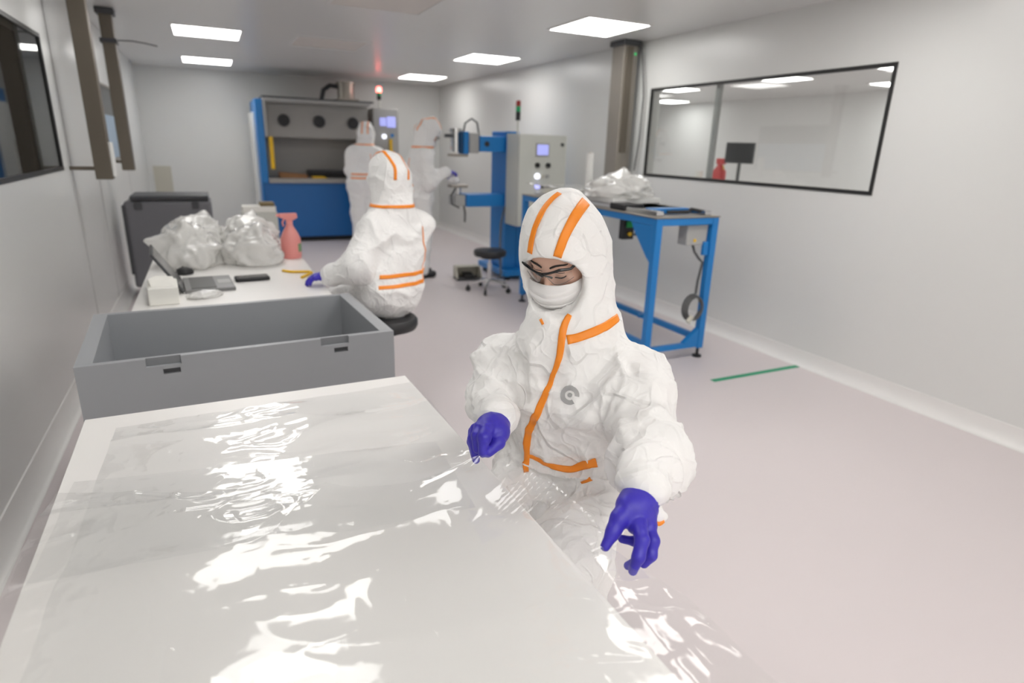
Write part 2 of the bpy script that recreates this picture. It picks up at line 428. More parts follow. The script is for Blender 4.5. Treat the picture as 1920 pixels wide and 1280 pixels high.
for x, y, l in ((7.25, 6.65, 'lit ceiling panel seen through the window above the monitor'), (7.25, 8.85, 'lit ceiling panel seen through the window at its far upper corner'),
                (5.6, 3.2, 'added fill light panel of the neighbouring room over its counter'), (5.6, 6.0, 'added fill light panel of the neighbouring room near the dividing wall'), (5.6, 9.0, 'added fill light panel deep in the neighbouring room'), (8.9, 3.2, 'added fill light panel in the near far-side corner of the neighbouring room'), (8.9, 6.0, 'added fill light panel at the far side of the neighbouring room'), (8.9, 11.0, 'added fill light panel in the deepest corner of the neighbouring room'), (7.25, 4.9, 'added fill light panel in the middle of the neighbouring room'), (6.2, 11.0, 'added fill light panel at the end wall of the neighbouring room')):  # all but the first two are added to brighten the neighbouring room
    light_panel(x, y, l, .6, .6)
for x, y, l in ((1.32, 7.45, 'unlit square filter panel in the middle of the ceiling'), (1.32, 5.0, 'unlit square filter panel at the top edge of the view')):
    t = thing('ceiling_filter', l, 'filter panel', (x, y, HC), 0, 'unlit ceiling filters')
    b = MB()
    for q in ((-.38, .38, -.38, -.35), (-.38, .38, .35, .38), (-.38, -.35, -.35, .35), (.35, .38, -.35, .35)): b.box(*q, -.008, -.0005)
    b.build('frame', M['ceil'], t); MB().box(-.35, .35, -.35, .35, -.004, -.0005).build('mesh_face', M['filter'], t)

# ------------------------------------------------------------------ ducts
def duct(x0, x1, y0, y1, z0, label, arm=True):
    t = thing('service_duct', label, 'duct', ((x0+x1)/2, (y0+y1)/2, z0), 0, 'vertical service ducts')
    w, d, h = (x1-x0)/2, (y1-y0)/2, HC-z0-.001
    MB().box(-w, w, -d, d, 0, h).build('casing', M['duct'], t, .006)
    MB().box(-w-.02, w+.02, -d-.02, d+.02, h-.05, h-.001).build('ceiling_collar', M['darkgrey'], t, .004)
    return t, w, d, h
t, w, d, h = duct(-.713, -.61, 5.2, 5.31, 1.22, 'taupe vertical duct nearest the dark window on the left wall')
MB().box(-.197, -w, -.02, .02, .06, .085).build('wall_bracket', M['duct'], t)
MB().box(w+.001, w+.02, -.05, .05, .02, .25).build('socket_strip', M['whiteplastic'], t, .004)
t, w, d, h = duct(-.695, -.60, 6.6, 6.72, 1.22, 'farther taupe vertical duct on the left wall, with a cable at its top')
MB().box(-.21, -w, -.02, .02, .06, .085).build('wall_bracket', M['duct'], t)
MB().tube([(w, 0, h-.24), (w+.12, 0, h-.235), (w+.22, 0, h-.245), (w+.31, 0, h-.26)], .005).build('cable', M['darkgrey'], t)
MB().box(-w-.015, w+.015, -d-.015, d+.015, h-.27, h-.235).build('clamp', M['darkgrey'], t)
t, w, d, h = duct(3.70, 3.86, 5.32, 5.52, 1.2, 'steel vertical duct on the right wall beside the framed window')
for o in t.children:
    if o.name.startswith('casing'): o.data.materials[0] = M['steel']
MB().box(-w+.03, w-.06, -d-.012, -d, .3, h-.06).build('cover_strip', M['duct'], t)
MB().cyl((w-.03, -d-.006, h-.12), (w-.03, -d-.001, h-.12), .012).build('indicator', M['led'], t)
MB().tube([(w+.02, -d-.02, h-.01), (w+.025, -d-.06, h-.2), (w+.03, -d-.11, h-.5), (w+.03, -d-.10, h-.9), (w+.03, -d-.06, h-1.2)], .008).build('cable', M['cable'], t)
t = thing('wall_hatch', 'beige rectangular hatch low on the far wall behind the grey bin', 'wall hatch', (-.66, YB, .86))
MB().box(-.15, .15, -.012, -.0005, -.26, .24).build('frame', M['wall'], t); MB().box(-.125, .125, -.02, -.012, -.235, .215).build('door_panel', M['beige'], t, .003)

# ------------------------------------------------------------------ neighbour room furniture
bt = thing('counter', 'pale counter under the window in the neighbouring room', 'counter', (4.75, 4.2, 0))
MB().box(-.45, .55, -1.4, 1.6, 1.18, 1.22).build('worktop', M['white'], bt, .004)
for sx in (-.4, .5):
    for sy in (-1.35, 1.55): MB().box(sx-.02, sx+.02, sy-.02, sy+.02, 0, 1.18).build('leg', M['panelgrey'], bt)
t = thing('monitor', 'black computer monitor seen through the right window', 'monitor', (4.60, 4.57, 1.22), math.radians(28))
MB().box(-.02, .012, -.135, .135, .215, .405).build('housing', M['darkgrey'], t, .006)
MB().box(-.024, -.0205, -.125, .125, .225, .395).build('screen', M['screenoff'], t)
MB().cyl((.02, 0, .01), (.02, 0, .26), .016).build('stand', M['darkgrey'], t); MB().lathe([(.09, 0), (.09, .012), (.03, .018)], (.02, 0, .0005)).build('base', M['darkgrey'], t)
t = thing('spray_bottle', 'red spray bottle behind the right window', 'bottle', (4.55, 4.76, 1.22))
MB().lathe([(.062, .0005), (.066, .02), (.066, .13), (.03, .18), (.024, .20)]).build('bottle_body', M['red'], t, smooth=True)
MB().box(-.02, .02, -.06, .04, .20, .255).build('spray_head', M['red'], t, .006)
MB().tube([(0, -.04, .19), (0, -.055, .165), (0, -.05, .15)], .006).build('trigger', M['yellow'], t)
t = thing('paper_cup', 'white cup beside the red bottle behind the window', 'cup', (4.5, 4.99, 1.22))
MB().lathe([(.03, .0005), (.038, .12), (.036, .12), (.028, .008)]).build('cup_wall', M['paper'], t, smooth=True)
MB().lathe([(.039, .116), (.041, .12), (.039, .124)]).build('cup_rim', M['paper'], t)

# ------------------------------------------------------------------ front table
TZ = .75
def table(name, label, x0, x1, y0, y1, rz=0):
    cx, cy = (x0+x1)/2, (y0+y1)/2
    t = thing(name, label, 'table', (cx, cy, 0), rz)
    w, d = (x1-x0)/2, (y1-y0)/2
    MB().box(-w, w, -d, d, TZ-.03, TZ).build('table_top', M['white'], t, .003)
    b = MB()
    for s in (-1, 1):
        b.box(-w+.06, w-.06, s*(d-.08)-.015, s*(d-.08)+.015, TZ-.09, TZ-.031); b.box(s*(w-.08)-.015, s*(w-.08)+.015, -d+.06, d-.06, TZ-.09, TZ-.031)
    b.build('apron', M['panelgrey'], t)
    for sx in (-1, 1):
        for sy in (-1, 1):
            l = MB().box(sx*(w-.08)-.022, sx*(w-.08)+.022, sy*(d-.08)-.022, sy*(d-.08)+.022, .02, TZ-.031).build('leg', M['panelgrey'], t, .003)
            MB().lathe([(.026, 0), (.026, .012), (.012, .02)], (sx*(w-.08), sy*(d-.08), .0005)).build('foot', M['black'], l)
    return t
table('work_table', 'white table in front covered with clear plastic film', -.375, .56, .12, 1.945, math.radians(1.0))
table('laptop_table', 'white table behind the grey crate with laptop and plastic bags', -.39, .52, 3.2, 5.35)

# ------------------------------------------------------------------ grey crate
def caster(t, x, y, z, r=.045, par=None):
    c = MB().box(x-.02, x+.02, y-.022, y+.022, z-.03, z).build('caster', M['steel'], par or t, .003)
    MB().cyl((x-.016, y, z-.035-r*.45), (x+.016, y, z-.035-r*.45), r).build('wheel', M['black'], c, smooth=True)
    return c
W, D, Z0, Z1 = 1.105, .735, .14, .775
t = thing('plastic_crate', 'open grey plastic crate with latch notches behind the film table', 'crate', (.055, 2.745, 0), math.radians(3.0))
w, d = W/2, D/2
b = MB()
def plate(b, xs, zs, solid, y0, y1):
    for i in range(len(xs)-1):
        for j in range(len(zs)-1):
            if solid(i, j): b.box(xs[i], xs[i+1], y0, y1, zs[j], zs[j+1])
def notchplate(yo, yi):
    xs = [-w, -.345, -.235, -.295, -.24, .255, .365, .305, .36, w]
    xs = sorted(set(xs)); zs = [Z0, Z1-.062, Z1-.043, Z1-.03, Z1]
    def solid(i, j):
        c = (xs[i]+xs[i+1])/2
        n1 = -.345 < c < -.235 or .255 < c < .365
        sl = -.295 < c < -.24 or .305 < c < .36
        return not (n1 and j == 3) and not (sl and j == 1)
    plate(b, xs, zs, solid, yo, yi)
notchplate(-d, -d+.014)
b.box(-w+.0001, w-.0001, -d+.014, -d+.028, Z0, Z1-.0005)                     # inner skin of the front
b.box(-w, w, d-.03, d, Z0, Z1); b.box(-w, -w+.052, -d+.028, d-.03, Z0, Z1); b.box(w-.052, w, -d+.028, d-.03, Z0, Z1)
b.build('crate_walls', M['grey'], t)
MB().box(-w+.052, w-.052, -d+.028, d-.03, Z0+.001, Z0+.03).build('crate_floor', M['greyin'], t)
for x in (-.29, .31):
    MB().box(x-.055, x+.055, -d+.0135, -d+.0145, Z1-.03, Z1-.001).build('latch_notch_shade', M['notchshade'], t)  # thin backing sheet, the shade of the recess put into its grey
    MB().box(x-.005, x+.05, -d+.0128, -d+.0139, Z1-.062, Z1-.043).build('latch_slot_shade', M['darkgrey'], t)  # dark sheet standing in for the shade inside the slot
b = MB()
b.box(-w, w, -d-.004, -d-.0002, Z0, Z0+.03).build('bottom_rim', M['grey'], t)
for sx in (-1, 1):
    for sy in (-1, 1): caster(t, sx*.46, sy*.28, Z0, .05)

# far grey bin
t = thing('wheeled_bin', 'tall dark grey plastic bin on casters beside the far left wall', 'bin', (-.39, 6.75, 0))
MB().box(-.36, .38, 0, .5, .12, .93).build('bin_body', mat('slate_bin_plastic', (.15, .15, .165), .45), t, .02)
MB().box(-.30, .36, -.012, .02, .955, .985).box(-.30, .36, .02, .5, .931, .985).build('bin_lid', M['darkgrey'], t, .006)
MB().box(-.375, -.345, -.012, .45, .25, .90).build('side_rail', M['darkgrey'], t, .005)
for x in (-.24, .24): MB().box(x-.03, x+.03, -.02, -.0005, .86, .93).build('latch', M['darkgrey'], t, .004)
for x in (-.28, .30):
    for y in (.07, .43): caster(t, x, y, .119, .05)

# ------------------------------------------------------------------ stools
def stool(label, loc, seat, rz=0, br=.235):
    t = thing('stool', label, 'stool', loc, rz, 'black round stools')
    MB().lathe([(.12, seat-.075), (.168, seat-.07), (.178, seat-.05), (.178, seat-.022), (.165, seat-.006), (.12, seat-.001), (.0, seat)], n=36).build('seat', M['vinyl'], t, smooth=True)
    MB().lathe([(.10, seat-.095), (.10, seat-.076)]).build('seat_plate', M['black'], t)
    MB().cyl((0, 0, .13), (0, 0, seat-.095), .014).cyl((0, 0, .10), (0, 0, .30), .025).build('column', M['chrome'], t, smooth=True)
    MB().tube([(.02, 0, seat-.1), (.10, .02, seat-.11), (.17, .03, seat-.13)], .006).build('lever', M['black'], t)
    for k in range(5):
        a = 2*PI*k/5; c, s = math.cos(a), math.sin(a)
        l = MB().tube([(.02*c, .02*s, .12), (br*.5*c, br*.5*s, .105), (br*c, br*s, .082)], [.02, .016, .012], 8).build('leg', M['chrome'], t, smooth=True)
        MB().cyl((br*c-.012*s, br*s+.012*c, .028), (br*c+.012*s, br*s-.012*c, .028), .028).cyl((br*c, br*s, .04), (br*c, br*s, .075), .009).build('caster', M['black'], l, smooth=True)
    return t
stool('empty black round stool with chrome base beside the blue press', (2.66, 6.05, 0), .46, .35)
stool('black stool under the person sitting at the laptop table', (.835, 3.36, 0), .575, .84, .19)
stool('stool mostly hidden under the seated person handling the film', (.90, 1.41, 0), .455, .42, .19)

# ------------------------------------------------------------------ blue cabinet machine at the far wall
t = thing('process_cabinet', 'large blue and grey machine with three round ports standing before the far wall', 'machine', (0, 10.1, 0))
MB().box(.70, 2.40, .12, 1.1, 0, .08).build('plinth', M['black'], t)
MB().box(.72, 2.38, .02, 1.1, .08, .90).build('front_panel', M['bluepanel'], t, .006)
MB().box(.70, .80, .0, 1.1, .90, 2.08).box(.70, .718, .0, 1.1, .08, .90).build('side_frame', M['blue'], t, .008)
MB().box(.66, .698, .25, 1.1, .3, 1.9).build('side_cover', M['whiteplastic'], t, .006)
MB().box(.802, 2.36, -.04, .9, .90, .965).build('bench_top', M['hoodgrey'], t, .006)
MB().box(.802, 2.36, .55, 1.1, .966, 1.56).build('back_panel', M['hoodgrey'], t)
MB().prism([(.10, 1.56), (.16, 2.05), (1.1, 2.05), (1.1, 1.56)], 0, .802, 2.36).build('hood', M['hoodgrey'], t, .008)
MB().box(.802, .84, -.02, .10, 1.56, 2.06).box(.802, 2.36, -.02, .16, 2.051, 2.10).build('hood_trim', M['panelside'], t, .005)
MB().box(.802, 2.42, .0, 1.1, 2.101, 2.125).build('roof_rail', M['darkgrey'], t)
for x in (1.09, 1.60, 2.11):
    p = MB().cyl((x, .07, 1.80), (x, .14, 1.80), .075, n=24).build('port', M['black'], t, smooth=True)
    MB().tube([(x+.078*math.cos(a), .095, 1.80+.078*math.sin(a)) for a in np.linspace(0, 2*PI, 25)[:-1]], .01, closed=True).build('port_ring', M['darkgrey'], p, smooth=True)
MB().box(.85, .905, -.03, .03, 1.10, 1.56).build('light_curtain', M['yellow'], t, .008)
MB().box(2.30, 2.355, -.03, .03, 1.10, 1.56).build('light_curtain', M['yellow'], t, .008)
MB().box(2.42, 2.82, .05, .55, .06, 2.04).build('control_tower', M['panelside'], t, .01)
MB().box(2.395, 2.845, .06, .5, .0, .06).build('tower_base', M['black'], t)
MB().box(2.52, 2.62, .035, .049, 1.78, 1.90).build('small_screen', M['screen'], t); MB().box(2.635, 2.77, .035, .049, 1.76, 1.92).build('touch_screen', M['screen'], t)
MB().cyl((2.58, .02, 1.62), (2.58, .049, 1.62), .034).build('lit_button', M['btnwhite'], t); MB().cyl((2.71, .02, 1.64), (2.71, .049, 1.64), .026).build('blue_button', M['blue'], t)
MB().box(2.66, 2.70, .0, .045, 1.35, 1.58).build('light_curtain', M['yellow'], t, .006)
s_ = MB().cyl((2.56, .2, 2.04), (2.56, .2, 2.17), .014).build('stack_light', M['panelgrey'], t)
MB().cyl((2.56, .2, 2.17), (2.56, .2, 2.23), .034).build('dark_segment', M['black'], s_); MB().cyl((2.56, .2, 2.231), (2.56, .2, 2.28), .034).build('green_segment', M['greendim'], s_)
MB().lathe([(.036, 0), (.042, .03), (.036, .07), (.02, .085)], (2.56, .2, 2.281), 20).build('red_segment', M['redlit'], s_, smooth=True)
mo = MB().box(1.92, 2.24, .2, .6, 2.126, 2.16).cyl((2.08, .4, 2.16), (2.08, .4, 2.38), .13).cyl((2.08, .4, 2.38), (2.08, .4, 2.41), .15).build('extract_fan', M['steel'], t, smooth=True)
MB().tube([(1.96, .4, 2.34), (1.84, .4, 2.35), (1.74, .4, 2.28), (1.70, .4, 2.13)], .035).build('hose', M['darkgrey'], mo, smooth=True)
zb = 10.1
for nm, l, c, m, q in (('cardboard_tray', 'tan tray lying on the bench of the far blue machine', 'tray', 'brown', (.98, 1.38, .12, .40, .966, 1.045)),
                    ('tool_case', 'long black case at the back of the blue machine bench', 'case', 'black', (1.42, 2.0, .25, .5, .966, 1.08)),
                    ('cloth', 'small yellow folded cloth on the bench of the blue machine', 'cloth', 'yellow', (1.44, 1.66, .05, .18, .966, .995))):
    x0, x1, y0, y1, z0, z1 = q; tt = thing(nm, l, c, ((x0+x1)/2, zb+(y0+y1)/2, z0+.0005)); wx, wy, hh = (x1-x0)/2, (y1-y0)/2, z1-z0
    if nm == 'cardboard_tray':
        MB().box(-wx, wx, -wy, wy, 0, .012).build('tray_base', M[m], tt); b = MB(); b.prism([(-wx, .012), (wx, .012), (wx, .05), (-wx, hh)], 1, wy-.012, wy).build('tray_wall', M[m], tt); MB().prism([(-wx, .012), (wx, .012), (wx, .05), (-wx, hh)], 1, -wy, -wy+.012).build('tray_wall', M[m], tt)
    elif nm == 'tool_case':
        MB().box(-wx, wx, -wy, wy, 0, hh*.6).build('case_base', M[m], tt, .01); MB().box(-wx, wx, -wy, wy, hh*.6+.001, hh).build('case_lid', M['darkgrey'], tt, .01)
        MB().tube([(-.08, -wy, hh*.5), (-.06, -wy-.03, hh*.5), (.06, -wy-.03, hh*.5), (.08, -wy, hh*.5)], .008).build('handle', M[m], tt)
    else:
        MB().box(-wx, wx, -wy, wy, 0, hh*.5).build('lower_fold', M[m], tt, .006); MB().box(-wx, wx*.7, -wy, wy, hh*.5+.0005, hh).build('upper_fold', M[m], tt, .006)

# ------------------------------------------------------------------ blue C-frame press
t = thing('c_frame_press', 'blue C-frame press with grey control cabinet standing by the right wall', 'machine', (0, 6.3, 0))
MB().box(3.02, 3.66, .15, .95, .05, .12).build('base_plate', M['blue'], t, .01)
for x in (3.09, 3.59):
    for y in (.22, .88): MB().cyl((x, y, 0.0005), (x, y, .05), .03).build('levelling_foot', M['black'], t)
_n0 = len(COL.objects)
MB().box(2.93, 3.09, .32, .75, .12, 1.69).box(3.09, 3.45, .32, .75, .12, .66).build('column', M['blue'], t, .012)
ua = MB().box(2.62, 2.93, .36, .62, 1.46, 1.63).build('upper_arm', M['blue'], t, .01)
MB().cyl((2.70, .352, 1.545), (2.70, .3595, 1.545), .03).build('bolt_cover', M['black'], ua)
MB().box(2.46, 2.93, .36, .62, .85, .99).build('lower_arm', M['blue'], t, .01)
h1 = MB().box(2.50, 2.615, .38, .60, 1.44, 1.66).build('upper_head', M['panelside'], t, .008)
MB().box(2.44, 2.497, .40, .58, 1.43, 1.67).build('slide_rail', M['blue'], h1, .004)
MB().cyl((2.37, .49, 1.45), (2.37, .49, 1.66), .055).cyl((2.37, .49, 1.66), (2.37, .49, 1.70), .075).build('cylinder', M['chrome'], h1, smooth=True)
MB().box(2.30, 2.50, .42, .56, 1.40, 1.43).build('clamp_jaw', M['steel'], h1, .004)
MB().box(2.25, 2.33, .45, .53, 1.60, 1.64).build('valve', M['darkgrey'], h1, .006)
MB().tube([(2.47, .49, 1.67), (2.48, .47, 1.76), (2.55, .45, 1.81), (2.62, .46, 1.77), (2.66, .49, 1.63)], .011).build('hose', M['cable'], h1, smooth=True)
h2 = MB().box(2.33, 2.455, .38, .60, .86, .98).build('lower_head', M['panelside'], t, .008)
MB().box(2.30, 2.50, .42, .56, 1.06, 1.09).build('clamp_jaw', M['steel'], h2, .004); MB().cyl((2.40, .49, .98), (2.40, .49, 1.06), .04).build('cylinder', M['chrome'], h2, smooth=True)
MB().tube([(2.34, .40, 1.06), (2.28, .38, .98), (2.29, .38, .88), (2.38, .38, .84)], .011).build('hose', M['cable'], h2, smooth=True)
MB().tube([(2.44, .40, .86), (2.45, .38, .78), (2.44, .36, .68)], .013).build('drop_cable', M['cable'], h2, smooth=True)
MB().tube([(2.93, .33, .85), (2.86, .28, .66), (2.82, .2, .40), (2.80, .12, .10), (2.74, .10, .02), (2.70, .25, .016)], .012).build('floor_cable', M['cable'], t, smooth=True)
for o in list(COL.objects)[_n0:]:
    if o.parent == t: o.location.x += .165
cb = MB().box(3.09, 3.70, 0, .315, .66, 1.66).build('control_cabinet', M['panelgrey'], t, .006)
MB().box(3.0905, 3.1, -.002, .001, .665, 1.655).build('door_seam', M['panelside'], cb)
MB().box(3.30, 3.47, -.012, -.0005, 1.43, 1.57).build('display_bezel', M['panelside'], cb, .003); MB().box(3.315, 3.455, -.015, -.0125, 1.445, 1.555).build('display', M['screen'], cb)
for x in (3.325, 3.46): MB().cyl((x, -.03, 1.335), (x, -.0005, 1.335), .026).box(x-.006, x+.006, -.045, -.03, 1.31, 1.36).build('selector_switch', M['black'], cb)
for x, z, m in ((3.33, 1.215, 'btnwhite'), (3.395, 1.215, 'beige'), (3.46, 1.215, 'panelside'), (3.335, 1.105, 'btnblue'), (3.40, 1.105, 'black'), (3.46, 1.11, 'panelside')):
    MB().cyl((x, -.022, z), (x, -.0005, z), .030 if 'btn' in m else .02).build('push_button', M[m], cb)
MB().cyl((3.335, -.02, 1.005), (3.335, -.0005, 1.005), .024).build('push_button', M['darkgrey'], cb)
MB().box(3.44, 3.51, -.03, -.0005, .96, 1.03).build('emergency_box', M['yellow'], cb, .004); MB().cyl((3.475, -.05, .995), (3.475, -.0305, .995), .022).build('emergency_stop', M['red'], cb)
MB().cyl((3.635, -.02, 1.56), (3.635, -.0005, 1.56), .018).build('door_lock', M['darkgrey'], cb)
s_ = MB().cyl((3.12, .1, 1.66), (3.12, .1, 1.80), .011).build('stack_light', M['panelgrey'], t)
MB().cyl((3.12, .1, 1.80), (3.12, .1, 1.89), .026).build('dark_segment', M['black'], s_); MB().cyl((3.12, .1, 1.891), (3.12, .1, 1.945), .026).build('green_segment', M['greendim'], s_)
MB().lathe([(.026, 0), (.026, .05), (.015, .06)], (3.12, .1, 1.946), 16).build('red_segment', M['reddim'], s_)

t = thing('foot_pedal', 'beige foot pedal box on the floor beside the empty stool', 'foot pedal', (2.66, 6.70, 0), math.radians(-8))
MB().box(-.15, .15, -.11, .11, .0005, .025).build('base', M['darkgrey'], t, .004)
MB().prism([(-.11, .026), (.11, .026), (.11, .15), (-.02, .16), (-.11, .06)], 0, -.15, -.14).build('guard_side', M['beige'], t)
MB().prism([(-.11, .026), (.11, .026), (.11, .15), (-.02, .16), (-.11, .06)], 0, .14, .15).build('guard_side', M['beige'], t)
MB().box(-.139, .139, .10, .112, .026, .15).box(-.139, .139, -.02, .10, .148, .158).build('guard_hood', M['beige'], t)
MB().box(-.06, .06, -.10, .08, .05, .065, ('X' and (1, 0, 0), .12)).build('treadle', M['black'], t, .004)

# ------------------------------------------------------------------ blue bench frame at right
t = thing('steel_frame_bench', 'blue steel frame bench with gussets standing by the right wall', 'bench', (0, 3.42, 0))
X0, X1, DY, TT = 2.765, 3.325, 2.1, 1.075
for x in (X0+.025, X1-.025):
    for y in (.025, DY-.025):
        l = MB().box(x-.027, x+.027, y-.027, y+.027, .075, TT).build('leg', M['blue'], t, .005)
        MB().cyl((x, y, .012), (x, y, .075), .012).cyl((x, y, .0005), (x, y, .014), .035).build('levelling_foot', M['black'], l)
b = MB()
b.box(X0+.052, X1-.052, .0, .05, TT-.05, TT).build('front_rail', M['blue'], t, .004); MB().box(X0+.052, X1-.052, DY-.05, DY, TT-.05, TT).build('rear_rail', M['blue'], t, .004)
MB().box(X0, X0+.05, .053, DY-.053, TT-.05, TT).build('side_rail', M['blue'], t, .004); MB().box(X1-.05, X1, .053, DY-.053, TT-.05, TT).build('side_rail', M['blue'], t, .004)
MB().box(X0+.053, X1-.053, .005, .045, .085, .125).build('lower_rail', M['blue'], t, .004)
for x in (X0, X1-.045): MB().box(x, x+.045, .053, DY-.053, .125, .17).build('lower_rail', M['blue'], t, .004)
MB().prism([(.053, TT-.051), (.30, TT-.051), (.27, TT-.10), (.10, .80), (.053, .76)], 0, X0+.004, X0+.02).build('gusset', M['blue'], t)
MB().prism([(X1-.055, .086), (X1-.19, .126), (X1-.10, .20), (X1-.055, .235)], 1, .004, .046).build('gusset', M['blue'], t)
MB().box(X1-.16, X1-.05, .6, .64, .17, .20).build('rail_clamp', M['blue'], t, .003); MB().box(X1-.10, X1-.053, .012, .04, .80, .90).build('leg_bracket', M['blue'], t, .003)
MB().box(X0-.01, X1+.01, -.005, DY, TT+.0005, TT+.012).build('steel_top', M['steel'], t, .003)
MB().box(X0+.03, X0+.09, .05, 1.9, TT+.0125, TT+.045).build('guide_rail', M['chrome'], t, .004); MB().box(X1-.09, X1-.03, .05, 1.9, TT+.0125, TT+.045).build('guide_rail', M['chrome'], t, .004)
MB().box(X0+.10, X1-.10, .20, .28, TT+.0125, TT+.05).build('cross_carriage', M['blue'], t, .006); MB().box(X0+.02, X0+.20, .42, .62, TT+.0125, TT+.06).build('motor_block', M['black'], t, .008)
MB().tube([(X0+.2, .15, TT+.03), (X0+.35, .10, TT+.035), (X1-.15, .14, TT+.05), (X1-.05, .08, TT+.03), (X1-.02, .15, TT+.03)], .012).build('cable_chain', M['black'], t, smooth=True)
MB().box(X0+.05, X1-.05, .62, 1.6, TT+.046, TT+.085).build('carrier_plate', M['whiteplastic'], t, .005)
jb = MB().box(X1-.255, X1-.07, .03, .13, .875, 1.022).build('junction_box', M['panelside'], t, .006)
MB().cyl((X1-.18, .025, .91), (X1-.18, .0295, .91), .012).build('warning_sticker', M['yellow'], jb)
MB().tube([(X1-.15, .08, .875), (X1-.14, .06, .82), (X1-.10, .05, .77), (X1-.06, .05, .74), (X1-.075, .06, .60), (X1-.08, .06, .50)], .010).build('conduit', M['cable'], jb, smooth=True)
co = MB()
for k in range(3):
    rr = .088+.006*k
    co.tube([(X1-.125+rr*math.cos(a)*.85, .0+.02*k, .40+rr*math.sin(a)) for a in np.linspace(0, 2*PI, 29)[:-1]], .008, closed=True)
co = co.build('cable_coil', M['cable'], t, smooth=True)
MB().cyl((X1-.19, -.01, .30), (X1-.155, -.01, .345), .02).build('plug', M['beige'], co)
sw = MB().box(2.86, 2.965, .52, .58, .855, 1.02).build('switch_box', M['black'], t, .008)
MB().box(2.885, 2.945, .51, .519, .95, .995).build('green_button', M['green'], sw, .003); MB().cyl((2.92, .505, .90), (2.92, .519, .90), .016).build('yellow_knob', M['yellow'], sw)
MB().tube([(2.965, .55, .90), (3.0, .55, .88), (3.02, .56, .95), (3.0, .57, 1.02)], .009).build('cable', M['cable'], sw, smooth=True)
MB().tube([(X0+.02, .7, .17), (X0+.06, .9, .21), (X0+.12, 1.2, .24)], .01).build('floor_cable', M['cable'], t, smooth=True)

def crumple_bag(name, label, cat, c, r, seed, m, group=None, amp=.35, flat=.25, spikes=()):
    rs = np.random.RandomState(seed); bm = bmesh.new(); bmesh.ops.create_icosphere(bm, subdivisions=5, radius=1)
    me = bpy.data.meshes.new(name); bm.to_mesh(me); bm.free()
    v = np.zeros(len(me.vertices)*3); me.vertices.foreach_get('co', v); v = v.reshape(-1, 3); o3 = rs.rand(3)*20
    q = warp(v*1.3+o3, 1.1, .9)
    dd = 1+amp*(ridge(q)-.5)+amp*.55*(ridge(q*2.3+3)-.5)+amp*.25*(ridge(q*5.1)-.5)
    n0 = v.copy(); v = v*dd[:, None]
    for d_, a_ in spikes:
        d_ = V(*d_)/np.linalg.norm(d_); v = v+d_*(a_*np.exp(-(1-n0 @ d_)/.02))[:, None]
    v = v*V(*r); z = v[:, 2]; fl = -r[2]*flat*2
    v[:, 2] = np.where(z < fl, fl+(z-fl)*.02, z); v[:, 2] -= v[:, 2].min()
    me.vertices.foreach_set('co', v.ravel()); me.polygons.foreach_set('use_smooth', [True]*len(me.polygons)); me.materials.append(m); me.update()
    o = bpy.data.objects.new(name, me); COL.objects.link(o); o.location = c
    return tag(o, label, cat, group)
zc = TT+.0855
crumple_bag('plastic_bag', 'heap of white plastic film lying on the blue bench', 'plastic bag', (3.03, 4.30, zc), (.25, .25, .12), 5, M['bag'], flat=.15, spikes=[((.1, 0, 1), .5), ((.5, .1, .5), .3)])
t = thing('film_roll', 'slim white roll standing upright behind the heap on the bench', 'roll', (2.94, 4.61, zc))
MB().lathe([(.032, .0005), (.032, .33)], n=20).build('roll', M['whiteplastic'], t, smooth=True); MB().lathe([(.012, .331), (.012, .338)]).build('core', M['beige'], t)
b = MB(); g = 14
vs = [(x, y, .004+.014*float(ridge(V(x*5+3, y*5, 0.3))) + (.02 if x < -.2 else 0)) for y in np.linspace(-.35, .35, g) for x in np.linspace(-.30, .27, g)]
b.add(vs, [(j*g+i, j*g+i+1, (j+1)*g+i+1, (j+1)*g+i) for j in range(g-1) for i in range(g-1)])
o = b.build('plastic_sheet', M['bag'], smooth=True); o.location = (3.02, 5.02, zc); o.modifiers.new('thick', 'SOLIDIFY').thickness = .003
tag(o, 'flat white plastic sheet on the far end of the blue bench', 'plastic sheet')
o = MB().box(-.45, .45, -.022, .022, .0005, .0025).build('floor_tape', M['greentape']); o.location = (3.48, 2.98, 0); tag(o, 'green strip of tape stuck on the floor at right', 'floor tape')

# ------------------------------------------------------------------ things on the laptop table
z = TZ+.001
t = thing('laptop', 'open grey laptop at the left edge of the far white table', 'laptop', (-.075, 3.66, z), math.radians(94))
# local -y is the user side; local x runs along the hinge
kb = MB().box(-.17, .17, -.13, .11, 0, .018).build('keyboard_base', M['laptop'], t, .004)
MB().box(-.15, .15, -.04, .08, .0182, .021).build('keys', mat('laptop_keys', (.10, .10, .10), .5), kb); MB().box(-.05, .05, -.12, -.055, .0182, .0192).build('touchpad', M['panelside'], kb)
ln = MB().box(-.17, .17, 0, .012, 0, .235, ((1, 0, 0), math.radians(-32)), (0, 0, 0)); ln.v = [(x, y+.112, zz+.012) for x, y, zz in ln.v]; ln = ln.build('screen_lid', M['darkgrey'], t, .003)
sc = MB().box(-.158, .158, -.0015, -.0003, .015, .225, ((1, 0, 0), math.radians(-32)), (0, 0, 0)); sc.v = [(x, y+.112, zz+.012) for x, y, zz in sc.v]; sc.build('screen', mat('laptop_screen', (.13, .13, .13), .18), ln)
t = thing('tissue_box', 'white paper box standing at the near left corner of the laptop table', 'box', (-.262, 3.36, z), math.radians(4))
MB().box(-.065, .065, -.10, .12, 0, .085).build('carton', M['paper'], t, .006)
